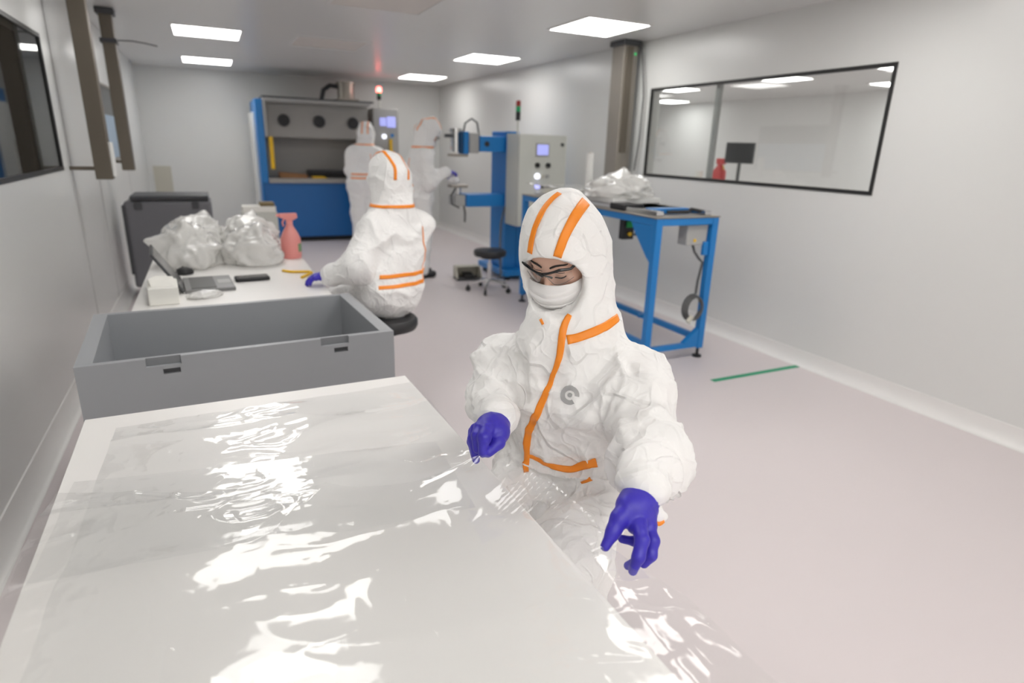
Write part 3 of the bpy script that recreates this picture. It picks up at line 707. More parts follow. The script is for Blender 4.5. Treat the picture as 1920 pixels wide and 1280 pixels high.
b = MB(); b.add([(-.05, -.06, .0855), (.05, -.06, .0855), (.055, .06, .0855), (-.05, .06, .0855), (-.06, -.02, .115), (.03, -.03, .105), (.05, .05, .11), (-.03, .04, .12)], [(0, 1, 5, 4), (1, 2, 6, 5), (2, 3, 7, 6), (3, 0, 4, 7), (4, 5, 6, 7)])
b.build('tissue', M['paper'], t, .004)
t = thing('phone', 'black phone lying on the keyboard end of the laptop table', 'phone', (.16, 3.74, z), math.radians(5))
MB().box(-.09, .09, -.045, .045, 0, .022).build('case', M['black'], t, .006); MB().box(-.08, .08, -.037, .037, .0222, .023).build('screen', M['screenoff'], t)
t = thing('computer_mouse', 'black mouse behind the laptop screen on the white table', 'mouse', (-.19, 4.03, z), .3)
MB().lathe([(.045, 0), (.05, .012), (.042, .028), (.02, .038)], n=20).build('shell', M['black'], t, smooth=True); MB().tube([(0, .03, .036), (0, .045, .026)], .006).build('wheel', M['darkgrey'], t)
t = thing('glove_wrapper', 'crinkled clear wrapper with violet print beside the laptop keyboard', 'wrapper', (-.085, 3.385, z), .4)
crumple = crumple_bag('wrapper_film', '', '', (0, 0, 0), (.075, .045, .02), 11, M['bag'])
for k in list(crumple.keys()): del crumple[k]
crumple.parent = t; MB().box(-.03, .02, -.012, .012, .026, .028).build('print', mat('violet_print', (.35, .30, .60), .5), t)
t = thing('spray_bottle', 'pink spray bottle at the far right corner of the laptop table', 'bottle', (.455, 4.42, z), math.radians(-80))
MB().lathe([(.062, 0), (.066, .01), (.066, .13), (.05, .17), (.024, .215), (.02, .235)]).build('bottle_body', M['pink'], t, smooth=True)
MB().box(-.015, .015, -.02, .02, .235, .255).prism([(-.065, .30), (-.065, .275), (-.02, .255), (.03, .255), (.055, .27), (.05, .30)], 0, -.014, .014).build('spray_head', M['pink'], t, .004)
MB().tube([(0, -.03, .27), (0, -.045, .24), (0, -.04, .215)], .006).build('trigger', M['pink'], t)
MB().cyl((0, -.066, .288), (0, -.082, .288), .009).build('nozzle', M['pink'], t)
b = MB(); n = 9; vs = [(.0672*math.sin(a), .0672*math.cos(a), zz) for zz in (.045, .10) for a in np.linspace(-.1, 1.1, n)]; b.add(vs, [(i, i+1, n+i+1, n+i) for i in range(n-1)]); b.build('label', M['labelgreen'], t)
o = MB().tube([(-.07, .10, .008), (-.03, .05, .008), (.075, .02, .008), (.085, -.01, .008), (.01, -.14, .008)], .008).build('rubber_strap', M['yellow'], smooth=True); o.location = (.415, 3.83, z); tag(o, 'bent yellow strap lying near the right edge of the laptop table', 'strap')
bags = [((-.150, 4.33, z), (.168, .185, .150), 21, 'puffy clear plastic bag at the front left of the pile behind the laptop', [((-.8, -.2, .35), .45), ((-.1, -.2, .9), .3)]),
        ((-.130, 4.74, z), (.175, .185, .160), 22, 'clear plastic bag at the back left of the pile behind the laptop', [((.3, 0, .9), .25)]),
        ((.215, 4.31, z), (.165, .180, .150), 23, 'rounded clear plastic bag at the front right of the pile, nearest the black phone', [((.2, -.3, .8), .2)]),
        ((.222, 4.70, z), (.172, .185, .165), 24, 'clear plastic bag at the back right of the pile beside the pink bottle', [((.1, .2, .9), .3)])]
for c, r, sd, l, sp in bags: crumple_bag('plastic_bag', l, 'plastic bag', c, r, sd, M['bag'], 'clear bags piled on the laptop table', spikes=sp)
t = thing('storage_carton', 'small white carton with brown lid on the floor stand behind the bag pile', 'box', (.42, 7.0, 0))
MB().box(-.16, .18, -.12, .12, 0.0005, .80).build('stand', M['panelgrey'], t, .004); MB().box(-.15, .17, -.11, .11, .801, .86).build('carton', M['paper'], t, .004); MB().box(.02, .16, -.10, .10, .861, .895).build('brown_lid', M['olive'], t, .004)

# ------------------------------------------------------------------ people
UP = V(0, 0, 1)
def unit(v): v = V(*v); return v/np.linalg.norm(v)
def frame(yaw, pitch):
    Fh = V(math.cos(yaw), math.sin(yaw), 0); l = V(-Fh[1], Fh[0], 0)
    return Fh*math.cos(pitch)-UP*math.sin(pitch), l, Fh*math.sin(pitch)+UP*math.cos(pitch)
class Surf:
    """nearest-surface and ray queries on a mesh given in world space"""
    def __init__(s, v, f): s.t = BVHTree.FromPolygons([tuple(x) for x in v], [tuple(int(i) for i in q) for q in f])
    def near(s, p):
        c, n, _, _ = s.t.find_nearest(Vector(p)); return V(*c), V(*n)
    def cast(s, o, d, far=9):
        c, n, _, _ = s.t.ray_cast(Vector(o), Vector(d), far)
        return (None, None) if c is None else (V(*c), V(*n))
def resample(P, step):
    P = np.array(P, float); d = np.r_[0, np.cumsum(np.linalg.norm(np.diff(P, axis=0), axis=1))]
    n = max(2, int(d[-1]/step)); t = np.linspace(0, d[-1], n)
    return np.stack([np.interp(t, d, P[:, i]) for i in range(P.shape[1])], 1)
def smooth_path(P, it=2):
    P = np.array(P, float)
    for _ in range(it):
        Q = [P[0]]
        for a, b in zip(P[:-1], P[1:]): Q += [a*.75+b*.25, a*.25+b*.75]
        Q.append(P[-1]); P = np.array(Q)
    return P
def ribbon(name, surf, pts, wid, m, parent, org, off=.0022, step=.008, na=5, sm=2):
    """a seam tape lying on the cloth: centre line and width follow the surface"""
    W = np.interp(np.linspace(0, 1, len(pts)), np.linspace(0, 1, len(wid)), wid) if hasattr(wid, '__len__') else np.full(len(pts), wid)
    PW = smooth_path(np.c_[np.array(pts, float), W], sm) if sm else np.c_[np.array(pts, float), W]
    PW = resample(PW, step); P, W = PW[:, :3], PW[:, 3]
    N = []; Q = []
    for p in P:
        c, n = surf.near(p); Q.append(c); N.append(n)
    Q = np.array(Q); N = np.array(N)
    for _ in range(3): N[1:-1] = (N[:-2]+N[1:-1]*2+N[2:])/4
    for _ in range(2): Q[1:-1] = (Q[:-2]+Q[1:-1]*2+Q[2:])/4
    Tn = np.gradient(Q, axis=0); vs = []
    for i in range(len(Q)):
        t = Tn[i]/(np.linalg.norm(Tn[i])+1e-9); s = np.cross(t, N[i]); s /= np.linalg.norm(s)+1e-9
        for k in np.linspace(-.5, .5, na):
            c, n = surf.near(Q[i]+s*k*W[i])
            if (c-Q[i]-s*k*W[i]) @ (c-Q[i]-s*k*W[i]) > (.012)**2: c = Q[i]+s*k*W[i]; n = N[i]
            vs.append(c+n*off-V(*org))
    m_ = len(Q); fs = [(i*na+k, i*na+k+1, (i+1)*na+k+1, (i+1)*na+k) for i in range(m_-1) for k in range(na-1)]
    o = link_mesh(name, vs, fs, m, parent, True)
    md = o.modifiers.new('thick', 'SOLIDIFY'); md.thickness = .0015; md.offset = 0
    return o
def fold(v, c, r, axis, freq, amp, seed=0., lat=.25):
    w = np.exp(-np.sum((v-c)**2, 1)/r**2); q = warp(v+seed, 7, .05); a = unit(axis); t = q @ a
    g = a*(t*freq)[:, None]+(q-a*t[:, None])*freq*lat
    return amp*w*(crease(g)-.35)

def crease(p): return (1-np.abs(2*vnoise(p)-1))**2.2      # narrow raised creases between flat facets

def head_prims(C, f, l, u, s=1.0):
    R = np.array([l, f, u]); g = lambda x, y, z: C+(l*x+f*y+u*z)*s
    e = lambda c, r, k: ell(g(*c), R, V(*r)*s, k)
    P = [e((0, -.012, .028), (.074, .094, .096), .03), e((0, .030, -.045), (.060, .062, .074), .04), rcone(g(-.028, .045, -.085), g(.028, .045, -.085), .034*s, .034*s, .03),
         rcone(g(-.004, .066, -.108), g(.004, .066, -.108), .020*s, .02*s, .025), rcone(g(-.034, .072, .022), g(.034, .072, .022), .014*s, .014*s, .022),
         rcone(g(-.042, .058, -.03), g(-.044, .05, -.032), .020*s, .02*s, .02), rcone(g(.042, .058, -.03), g(.044, .05, -.032), .02*s, .02*s, .02),
         cut(g(-.031, .100, -.004), R, V(.017, .017, .012)*s, .016), cut(g(.031, .100, -.004), R, V(.017, .017, .012)*s, .016),
         rcone(g(0, .084, .006), g(0, .108, -.038), .0075*s, .012*s, .012), rcone(g(-.011, .098, -.043), g(.011, .098, -.043), .0075*s, .0075*s, .008),
         e((-.031, .0765, -.004), (.0145, .0125, .0115), .004), e((.031, .0765, -.004), (.0145, .0125, .0115), .004),
         e((0, .090, -.070), (.023, .010, .0055), .006), e((0, .089, -.079), (.020, .010, .006), .006),
         e((-.077, -.008, -.012), (.008, .018, .03), .008), e((.077, -.008, -.012), (.008, .018, .03), .008)]
    return P, g
def face_ribbon(name, g, surf, pts, wid, m, par, org, off=.0012):
    return ribbon(name, surf, [g(*p) for p in pts], wid, m, par, org, off, .003, 3)
def make_mask(g, par, org):
    """pleated cloth mask over nose, mouth and chin"""
    nv, nu = 33, 31; vs = []
    cy = [(0, .103, -.022), (.12, .119, -.036), (.35, .126, -.060), (.62, .119, -.088), (.85, .100, -.116), (1, .070, -.128)]
    T_ = np.array(cy)
    for i in range(nv):
        t = i/(nv-1); yc = np.interp(t, T_[:, 0], T_[:, 1]); zc = np.interp(t, T_[:, 0], T_[:, 2])
        ys = np.interp(t, [0, .5, 1], [.050, .040, .030]); zs = np.interp(t, [0, .5, 1], [-.034, -.062, -.100]); hw = np.interp(t, [0, .3, .7, 1], [.070, .076, .070, .052])
        pl = (t*4.0) % 1.0
        for j in range(nu):
            a = -1+2*j/(nu-1); c = math.cos(a*PI/2)**.75; nose = .010*math.exp(-(a/.16)**2)*math.exp(-((t-.15)/.16)**2)
            bulge = .0095*(1-pl)*(1 if .1 < t < .92 else .3)*c
            sag = .005*math.sin(a*3+t*4)*(1-c)
            wr = .004*float(ridge(V(a*4.2+t*2.2, t*5.5, 2.3)))*(.3+abs(a))
            if .15 < t < .9: zc_ = .007*(pl**2)*c
            else: zc_ = 0
            vs.append(g(hw*math.sin(a*PI/2), ys+(yc-ys)*c+bulge+nose*.6+wr*.7, zs+(zc-zs)*c**.8+sag-.003*abs(a)-zc_))
    fs = [(i*nu+j, i*nu+j+1, (i+1)*nu+j+1, (i+1)*nu+j) for i in range(nv-1) for j in range(nu-1)]
    o = link_mesh('face_mask', V(*vs).reshape(-1, 3)-V(*org) if False else np.array(vs)-V(*org), fs, M['mask'], par, True)
    md = o.modifiers.new('sub', 'SUBSURF'); md.levels = md.render_levels = 1
    md = o.modifiers.new('thick', 'SOLIDIFY'); md.thickness = .0018
    return o
def make_glasses(g, par, org):
    O = V(*org); gg = lambda a, b, c: g(a, b-.006, c+.019)-O
    top = lambda x: (x, .1225-5.6*x*x-.25*abs(x)**1.5, .0035+.19*min(abs(x), .045)-.25*max(0, abs(x)-.045))
    xs = np.linspace(-.069, .069, 45)
    r = [.0030+.0012*math.exp(-(x/.012)**2)+.0010*math.exp(-((abs(x)-.05)/.015)**2) for x in xs]
    fr = MB().tube([gg(*top(x)) for x in xs], r, 8).build('safety_glasses', M['blackgloss'], par, smooth=True)
    b = MB()
    for s in (-1, 1):
        lens = MB(); nv, nu = 9, 15; vs = []
        for i in range(nv):
            t = i/(nv-1)
            for j in range(nu):
                q = j/(nu-1); x = .0085+.059*q; X, Yy, Z = top(x)
                lo = -.040+.014*abs(q-.42)**1.6*2.2+(.018*max(0, .22-q)/.22)
                vs.append(gg(s*x, Yy-.001-.006*t*t, Z+(lo-Z)*t))
        lens.add(vs, [(i*nu+j, i*nu+j+1, (i+1)*nu+j+1, (i+1)*nu+j) for i in range(nv-1) for j in range(nu-1)])
        lo = lens.build('lens', M['lens'], fr, smooth=True)
        edge = [vs[(nv-1)*nu+j] for j in range(nu)]
        MB().tube(edge, .0007, 6).build('lens_rim', mat_cache('lens_edge'), lo, smooth=True)
        MB().tube([gg(s*.003, .121, .001), gg(s*.006, .116, -.008), gg(s*.011, .107, -.018), gg(s*.0135, .103, -.024)], [.0026, .0024, .0024, .003], 8).build('nose_pad', mat_cache('nose_pad'), fr, smooth=True)
        MB().tube([gg(*top(s*.068)), gg(s*.073, .075, .006), gg(s*.078, .03, .008), gg(s*.079, -.02, .006), gg(s*.076, -.05, -.012)], [.0032, .004, .0034, .003, .003], 8).build('temple', M['blackgloss'], fr, smooth=True)
    MB().tube([gg(-.006, .1228, .004), gg(0, .1238, .0015), gg(.006, .1228, .004)], .0046, 8).build('bridge', M['blackgloss'], fr, smooth=True)
    return fr
_mc = {}
def mat_cache(n):
    if n not in _mc: _mc[n] = {'lens_edge': lambda: mat('lens_edge', (.16, .16, .16), .2), 'nose_pad': lambda: mat('nose_pad', (.09, .09, .09), .3)}[n]()
    return _mc[n]

def chain(P, R, k=.006):
    return [rcone(P[i], P[i+1], R[i], R[i+1], k) for i in range(len(P)-1)]
def hand_prims(w, d, n, thumb, s=1.0, curl=(.35, .45, .3)):
    """glove in a frame: w wrist, d along the fingers, n out of the back of the hand, thumb = +1/-1 side along d x n"""
    d = unit(d); n = unit(V(*n)-d*(V(*n) @ d)); x = np.cross(d, n)*thumb
    g = lambda a, b, c: V(*w)+(x*a+d*b+n*c)*s
    P = [rcone(g(0, -.02, 0), g(0, .02, 0), .029*s, .027*s, .02), rcone(g(.012, .02, 0), g(.026, .085, 0), .022*s, .015*s, .02), rcone(g(-.010, .02, 0), g(-.026, .078, 0), .020*s, .013*s, .02), rcone(g(0, .02, 0), g(0, .086, .003), .022*s, .015*s, .02)]
    for a, ln, b0 in ((.027, .072, .088), (.009, .08, .092), (-.010, .074, .088), (-.027, .057, .080)):
        p = g(a, b0-.005, 0); pts = [p]; th = 0
        for fr_, c in zip((.45, .31, .24), curl):
            th += c*(1+(-a)*6); q = pts[-1]+(d*math.cos(th)-n*math.sin(th)+x*a*1.2)*ln*fr_*s; pts.append(q)
        P += chain(pts, [v*s for v in (.0105, .0098, .009, .0078)])
    P += chain([g(.018, .018, -.006), g(.045, .045, -.016), g(.054, .075, -.026), g(.050, .10, -.034)], [v*s for v in (.018, .0135, .0115, .009)], .01)
    return P
def add_glove(name, prims, par, org, h=.0022, disp=None):
    if disp is None:
        disp = lambda v: .0014*(ridge(warp(v*38, .8, .5))-.5)+.0008*(ridge(v*90)-.5)
    o, v, f = sdf_obj(name, prims, h, M['glove'], par, org, disp, 1); return o

def build_person(label, org, sk, h=.009, group=None, glasses=True, mask=True):
    f, l, u = sk['face']; Hc = sk['head']; s = sk.get('hs', 1.0)
    HP, g = head_prims(Hc, f, l, u, s)
    b = sk.get('bulk', 1.0); J = sk
    NB = J['neck']
    body = list(HP)+[rcone(Hc-u*.06*s-f*.015, NB-UP*.04, .052*s, .058*s, .03)]
    tl = J['tl']; CH, PV = J['chest'], J['pelvis']
    suit = []
    mid = (CH+PV)/2
    for q, B in ((body, .70), (suit, b)):
        k = .06
        for sd in (-1, 1):
            q += [rcone(CH+tl*.065*sd, PV+tl*.075*sd, .118*B, .135*B, .09)]
        q += [rcone(CH, NB-UP*.04, .12*B, .075*B, .08), rcone(mid, PV, .13*B, .15*B, .08)]
        for S, E_, W_ in (('SL', 'EL', 'WL'), ('SR', 'ER', 'WR')):
            ra = J.get('arm'+S[1], (.082, .078, .076, .055))
            q += [rcone(NB-UP*.06, J[S], .080*B, ra[0]*B*.98, .06), rcone(J[S], J[E_], ra[0]*B, ra[1]*B, .05), rcone(J[E_], J[W_], ra[2]*B, ra[3]*B, .04)]
        for Hh, K, A in (('HL', 'KL', 'AL'), ('HR', 'KR', 'AR')):
            q += [rcone(J[Hh], J[K], .115*B, .088*B, .06), rcone(J[K], J[A], .088*B, .072*B, .05)]
    # hood: dome, neck drape, then the face opening
    R = np.array([l, f, u])
    hood = [ell(Hc+f*-.014*s+u*.024*s, R, V(.100, .124, .136)*s, .05), ell(Hc+f*.028*s-u*.05*s, R, V(.088, .088, .10)*s, .05),
            rcone(Hc-f*.035-u*.03, NB+f*.005+UP*.0, .098*s, .108*s, .07), rcone(Hc+f*.03-u*.10, NB+f*.045-UP*.01, .066*s, .085*s, .05)]
    suit = suit+hood
    op = J.get('open', (.084, .085, .084)); osh = J.get('oshift', 0.)
    suit.append(cut(Hc+f*.110*s-u*.020*s+l*osh, R, V(op[0], op[1], op[2])*s, .010))
    suit.append(cut(Hc+f*.04*s-u*.02*s, R, V(.072, .075, .085)*s, .012))
    # body mesh = the person itself
    root, bv, bf = sdf_obj('person', body, .006 if h < .008 else .009, M['skin'], None, org, None, 1)
    root.location = org; tag(root, label, 'person', group)
    dsp = J['disp']
    cov, cv, cf = sdf_obj('coverall', suit, h, M['suit'], root, org, dsp, 1)
    S = Surf(cv, cf); SB = Surf(bv, bf)
    return root, S, SB, g, cov
def tape3(name, S, pts, w, root, org): return ribbon(name, S, pts, w, M['orange'], root, org)
def ring(S, c, a, b, R, t0, t1, n=40, inward=True):
    out = []
    for t in np.linspace(t0, t1, n):
        d = unit(a*math.cos(t)+b*math.sin(t))
        p, _ = S.cast(c+d*R, -d) if inward else S.cast(c, d)
        if p is not None and (not out or np.linalg.norm(p-out[-1]) < .12): out.append(p)
    return out
def hood_stripes(S, root, org, Hc, f, l, u, offs=(-.042, .042), w=.014, t0=.55, t1=3.6):
    for o in offs:
        pts = ring(S, Hc+l*o, f, u, .4, t0, t1)
        tape3('hood_tape', S, pts, w, root, org)

def shoe(name, par, org, a, d, m=None):
    d = unit(d); x = np.cross(d, UP); g = lambda p, q, z: V(*a)+d*q+x*p+UP*z
    P = [rcone(g(0, -.05, .045), g(0, .13, .04), .048, .042, .04), rcone(g(0, 0, .05), g(0, -.01, .16), .055, .062, .04)]
    o, v, f_ = sdf_obj(name, P, .008, m or M['suit'], par, org); return o

# ---- the person handling the film
def woman():
    org = V(.90, 1.41, 0)
    yaw = math.radians(-140); Fh, tl, _ = frame(yaw, 0)
    f, l, u = frame(math.radians(-146), math.radians(33))
    Bp = at_depth(1022, 512, 1.50); Hc = Bp-.098*f-.012*u
    EL, WL = at_depth(1222, 852, 1.44), at_depth(1206, 905, 1.265)
    ER, WR = at_depth(908, 752, 1.65), at_depth(931, 783, 1.475)
    sk = dict(head=Hc, face=(f, l, u), hs=.97, neck=V(.820, 1.315, 1.075), tl=tl, chest=V(.83, 1.315, .905), pelvis=V(.905, 1.40, .60),
              SL=V(.925, 1.175, .955), SR=V(.695, 1.42, .955), EL=EL, WL=WL, ER=ER, WR=WR, bulk=1.0, oshift=.012, open=(.088, .085, .083),
              armL=(.074, .070, .070, .045), armR=(.064, .052, .054, .040),
              HL=V(.905, 1.40, .585)+tl*.095, HR=V(.905, 1.40, .585)-tl*.095)
    sk['KL'] = sk['HL']+Fh*.36-UP*.03+tl*.02; sk['KR'] = sk['HR']+Fh*.36-UP*.03-tl*.02
    sk['AL'] = sk['KL']-Fh*.05-UP*.44; sk['AR'] = sk['KR']-Fh*.05-UP*.44
    def disp(v):
        hd = np.exp(-(np.sum((v-Hc-u*.02+f*.02)**2, 1)/.185**2)**2)
        hd = 1-.93*hd
        d = (.015*(crease(warp(v*4.4, 1.3, .9))-.35)+.014*(crease(warp(v*V(11, 11, 5)+4, 1.2, .8))-.35)+.010*(crease(warp(v*V(9, 17, 12)+9, 1., .6))-.35))*hd+.0042*(crease(warp(v*25, 2, .4))-.35)*hd
        d += fold(v, EL, .16, WL-EL+(sk['SL']-EL)*-.3, 11, .046, 1.)+fold(v, (EL+sk['SL'])/2, .14, EL-sk['SL'], 9, .032, 2.)
        d += fold(v, (EL+WL)/2+V(0, 0, 0), .12, WL-EL, 17, .036, 3.)
        d += fold(v, ER, .14, WR-ER, 13, .040, 4.)+fold(v, sk['SR'], .15, V(.5, .4, -.7), 11, .036, 5.)
        d += fold(v, V(.86, 1.26, .72), .18, V(.1, .1, 1), 12, .038, 6.)+fold(v, sk['SL']-UP*.08, .15, V(.6, -.3, -.6), 12, .036, 7.)
        nk = V(*sk['neck'])+UP*.05
        d += fold(v, nk, .13, V(.55, .55, .45), 15, .013, 8., .5)
        return d
    sk['disp'] = disp
    root, S, SB, g, cov = build_person('person in white hooded coverall with glasses and mask spreading clear film on the front table', org, sk, .0058)

    px = lambda pts: [q for q in (S.cast(CAM, ray(*p))[0] for p in pts) if q is not None]
    T3 = lambda pts, w, nm='seam_tape': ribbon(nm, S, px(pts), w, M['orange'], root, org)
    T3([(1134, 372), (1124, 368), (1112, 368), (1098, 378), (1080, 400), (1064, 430), (1052, 458), (1045, 481)], [.026, .026, .023, .021, .020], 'hood_tape')
    T3([(1049, 363), (1036, 373), (1018, 396), (1005, 424), (998, 450), (994, 474)], [.013, .015, .016, .015], 'hood_tape')
    T3([(1166, 577), (1158, 594), (1143, 608), (1120, 620), (1098, 628), (1082, 634), (1063, 637)], [.017, .022, .022, .020, .024], 'collar_tape')
    T3([(1014, 598), (1017, 604), (1019, 608)], [.007, .006], 'collar_tape')
    T3([(1068, 590), (1061, 602), (1054, 622), (1053, 648), (1047, 680), (1036, 705), (1024, 735), (1012, 765), (1000, 790), (990, 810), (988, 835), (986, 862), (986, 885)], [.012, .018, .018, .017, .010, .016, .020, .021, .021, .020, .016], 'zip_flap_tape')
    T3([(988, 853), (1000, 856), (1012, 861), (1030, 871), (1048, 878), (1066, 880), (1074, 882), (1085, 875), (1102, 869), (1119, 866)], [.012, .014, .016, .018, .022, .024, .026], 'waist_tape')
    T3([(1090, 904), (1099, 901), (1108, 897)], [.007, .014], 'waist_tape')
    # cuffs and gloves
    D = at_depth
    hl = [rcone(D(1210, 902, 1.275), D(1203, 925, 1.245), .035, .031, .02), rcone(D(1203, 925, 1.245), D(1192, 950, 1.215), .030, .034, .02),
          rcone(D(1188, 948, 1.215), D(1192, 984, 1.185), .030, .018, .02), rcone(D(1200, 948, 1.225), D(1216, 985, 1.21), .030, .017, .02), rcone(D(1204, 950, 1.24), D(1214, 985, 1.24), .026, .014, .02)]
    hl += chain([D(1178, 950, 1.20), D(1161, 972, 1.185), D(1150, 996, 1.175), D(1135, 1024, 1.165)], [.022, .0155, .0125, .0092], .012)
    hl += chain([D(1198, 983, 1.18), D(1204, 1012, 1.15), D(1197, 1044, 1.14), D(1187, 1070, 1.145)], [.0155, .0132, .0118, .0088])
    hl += chain([D(1214, 984, 1.205), D(1224, 1014, 1.185), D(1221, 1040, 1.18), D(1207, 1056, 1.185)], [.0145, .0126, .0115, .0090])
    hl += chain([D(1218, 988, 1.235), D(1223, 1020, 1.225), D(1204, 1046, 1.215), D(1178, 1060, 1.215)], [.0135, .0122, .011, .0088])
    hl += chain([D(1212, 988, 1.25), D(1208, 1008, 1.255), D(1188, 1014, 1.245), D(1166, 1010, 1.235)], [.012, .0105, .0095, .008])
    wr = WL; ax = unit(D(1192, 950, 1.215)-D(1206, 905, 1.265))
    def gd(v): return .0013*(ridge(warp(v*40, .8, .5))-.5)+fold(v, D(1216, 948, 1.23), .03, ax, 70, .0045, 1., .3)+fold(v, D(1196, 976, 1.19), .02, ax, 110, .0022, 2., .4)
    add_glove('glove', hl, root, org, .0019, gd)
    hr = [rcone(D(935, 788, 1.465), D(926, 803, 1.44), .032, .036, .02), rcone(D(918, 800, 1.43), D(930, 812, 1.42), .030, .028, .02)]
    hr += chain([D(914, 800, 1.405), D(908, 820, 1.375), D(905, 849, 1.375)], [.0185, .0150, .0100], .006)
    hr += chain([D(938, 808, 1.425), D(934, 830, 1.40), D(915, 849, 1.383)], [.0185, .0150, .0105], .006)
    hr += chain([D(900, 801, 1.415), D(894, 816, 1.395), D(895, 842, 1.395)], [.0150, .0130, .0100], .004)
    hr += chain([D(892, 804, 1.43), D(886, 822, 1.415), D(892, 852, 1.41)], [.0135, .012, .0095], .004)
    hr += chain([D(888, 808, 1.445), D(884, 828, 1.435), D(893, 862, 1.425)], [.0125, .0108, .009], .004)
    def gd2(v): return .0013*(ridge(warp(v*40, .8, .5))-.5)+fold(v, D(915, 803, 1.40), .025, V(.3, .3, 1), 90, .003, 1., .5)
    add_glove('glove', hr, root, org, .0019, gd2)
    ca = unit(WL-EL); e1 = unit(np.cross(ca, UP)); e2 = np.cross(ca, e1)
    q = [D(1221, 962, 1.262), D(1226, 976, 1.258), D(1232, 986, 1.256), D(1239, 986, 1.258), D(1246, 980, 1.262)]
    q = smooth_path(np.array(q)); vs = [p+o for p in q for o in (V(0, 0, 0)-org, -CR*.002+CU*.011+CF*.006-org)]
    o = link_mesh('cuff_tape', vs, [(2*i, 2*i+1, 2*i+3, 2*i+2) for i in range(len(q)-1)], M['orange'], root, True); md = o.modifiers.new('thick', 'SOLIDIFY'); md.thickness = .002
    sdf_obj('cuff_hem', [rcone(D(1218, 950, 1.275), D(1232, 966, 1.27), .020, .012, .01), rcone(D(1232, 966, 1.27), D(1244, 968, 1.275), .012, .010, .01), rcone(D(1200, 900, 1.29), D(1218, 950, 1.275), .03, .02, .02)], .004, M['suit'], root, org)
    # face
    make_mask(g, root, org); make_glasses(g, root, org)
    for s_ in (-1, 1):
        face_ribbon('eyebrow', g, SB, [(s_*.012, .095, .022), (s_*.024, .095, .030), (s_*.038, .085, .031), (s_*.052, .07, .024)], [.004, .0055, .0042, .002], M['hair'], root, org)
        face_ribbon('eyelashes', g, SB, [(s_*.018, .09, -.010), (s_*.026, .092, -.013), (s_*.036, .09, -.013), (s_*.046, .08, -.008)], [.0015, .0034, .004, .003], M['hair'], root, org, .0018)
        face_ribbon('eyelid_crease_shade', g, SB, [(s_*.018, .09, .003), (s_*.030, .092, .0065), (s_*.044, .08, .002)], [.001, .0016, .001], mat_cache('nose_pad'), root, org, .0004)  # dark strip painted as the shade in the eyelid fold
    # round grey print on the chest
    def disc(name, fn):
        vs, fs = [], []; pts = fn()
        for ring_ in pts:
            for p in ring_:
                c, n = S.cast(CAM, ray(*p)); vs.append(c+n*.002-org)
        n = len(pts[0]); fs = [(i*n+j, i*n+j+1, (i+1)*n+j+1, (i+1)*n+j) for i in range(len(pts)-1) for j in range(n-1)]
        return link_mesh(name, vs, fs, M['logo'], root, True)
    cx, cy = 1068.5, 740.5
    disc('chest_logo', lambda: [[(cx+r*math.cos(a), cy+r*1.02*math.sin(a)) for a in np.linspace(math.radians(60), math.radians(372), 48)] for r in (9, 11, 13.5, 16, 17.6)])
    disc('chest_logo', lambda: [[(cx+.3+r*math.cos(a), cy-.2+r*math.sin(a)) for a in np.linspace(0, 2*PI, 20)] for r in (.3, 2.5, 4.6)])
    for s_, A in ((1, sk['AL']), (-1, sk['AR'])): shoe('shoe_cover', root, org, V(A[0], A[1], .005), Fh)
    return root
woman()

def worker(label, org, yaw, hyaw, hpitch, J, h, face=False, hand=None, stripes=True, shoes=None, group='white-suited people'):
    Fh, tl, _ = frame(math.radians(yaw), 0); f, l, u = frame(math.radians(hyaw), math.radians(hpitch))
    sk = dict(J); sk.update(face=(f, l, u), tl=tl)
    def disp(v):
        return .022*(crease(warp(v*4.6+org, 1.3, .9))-.35)+.013*(crease(warp(v*10, 1.2, .7))-.35)
    sk['disp'] = disp
    root, S, SB, g, cov = build_person(label, org, sk, h)
    root['group'] = group
    Hc = sk['head']
    hood_stripes(S, root, org, Hc, f, l, u, w=.016, t0=1.0)
    pts = ring(S, V(*sk['neck'])+UP*.015, tl, unit(np.cross(UP, tl)), .3, 0, 2*PI); tape3('collar_tape', S, pts, .018, root, org)
    wz = sk['chest']*.38+sk['pelvis']*.62
    for dz in (.0, -.055):
        pts = ring(S, wz+UP*dz, -Fh, tl, .6, -1.1, 1.1, inward=False); tape3('waist_tape', S, pts, .022, root, org)
    pts = [S.cast(sk['chest']*(1-t)+sk['pelvis']*t+UP*.1*(1-t), unit(-Fh-tl*.75))[0] for t in np.linspace(.05, .9, 12)]
    tape3('back_seam_tape', S, [q for q in pts if q is not None], .010, root, org)
    if face:
        make_mask(g, root, org); make_glasses(g, root, org)
    for W_, E_, th, n in ((sk['WL'], sk['EL'], 1, hand[0]), (sk['WR'], sk['ER'], -1, hand[1])):
        d = unit(W_-E_) if n[1] is None else unit(n[1]); add_glove('glove', hand_prims(W_+d*.015, d, n[0], th, .95), root, org, .004)
    for A in ('AL', 'AR'): shoe('shoe_cover' if shoes is None else 'shoe', root, org, V(sk[A][0], sk[A][1], .005), Fh, shoes)
    return root
A_ = V
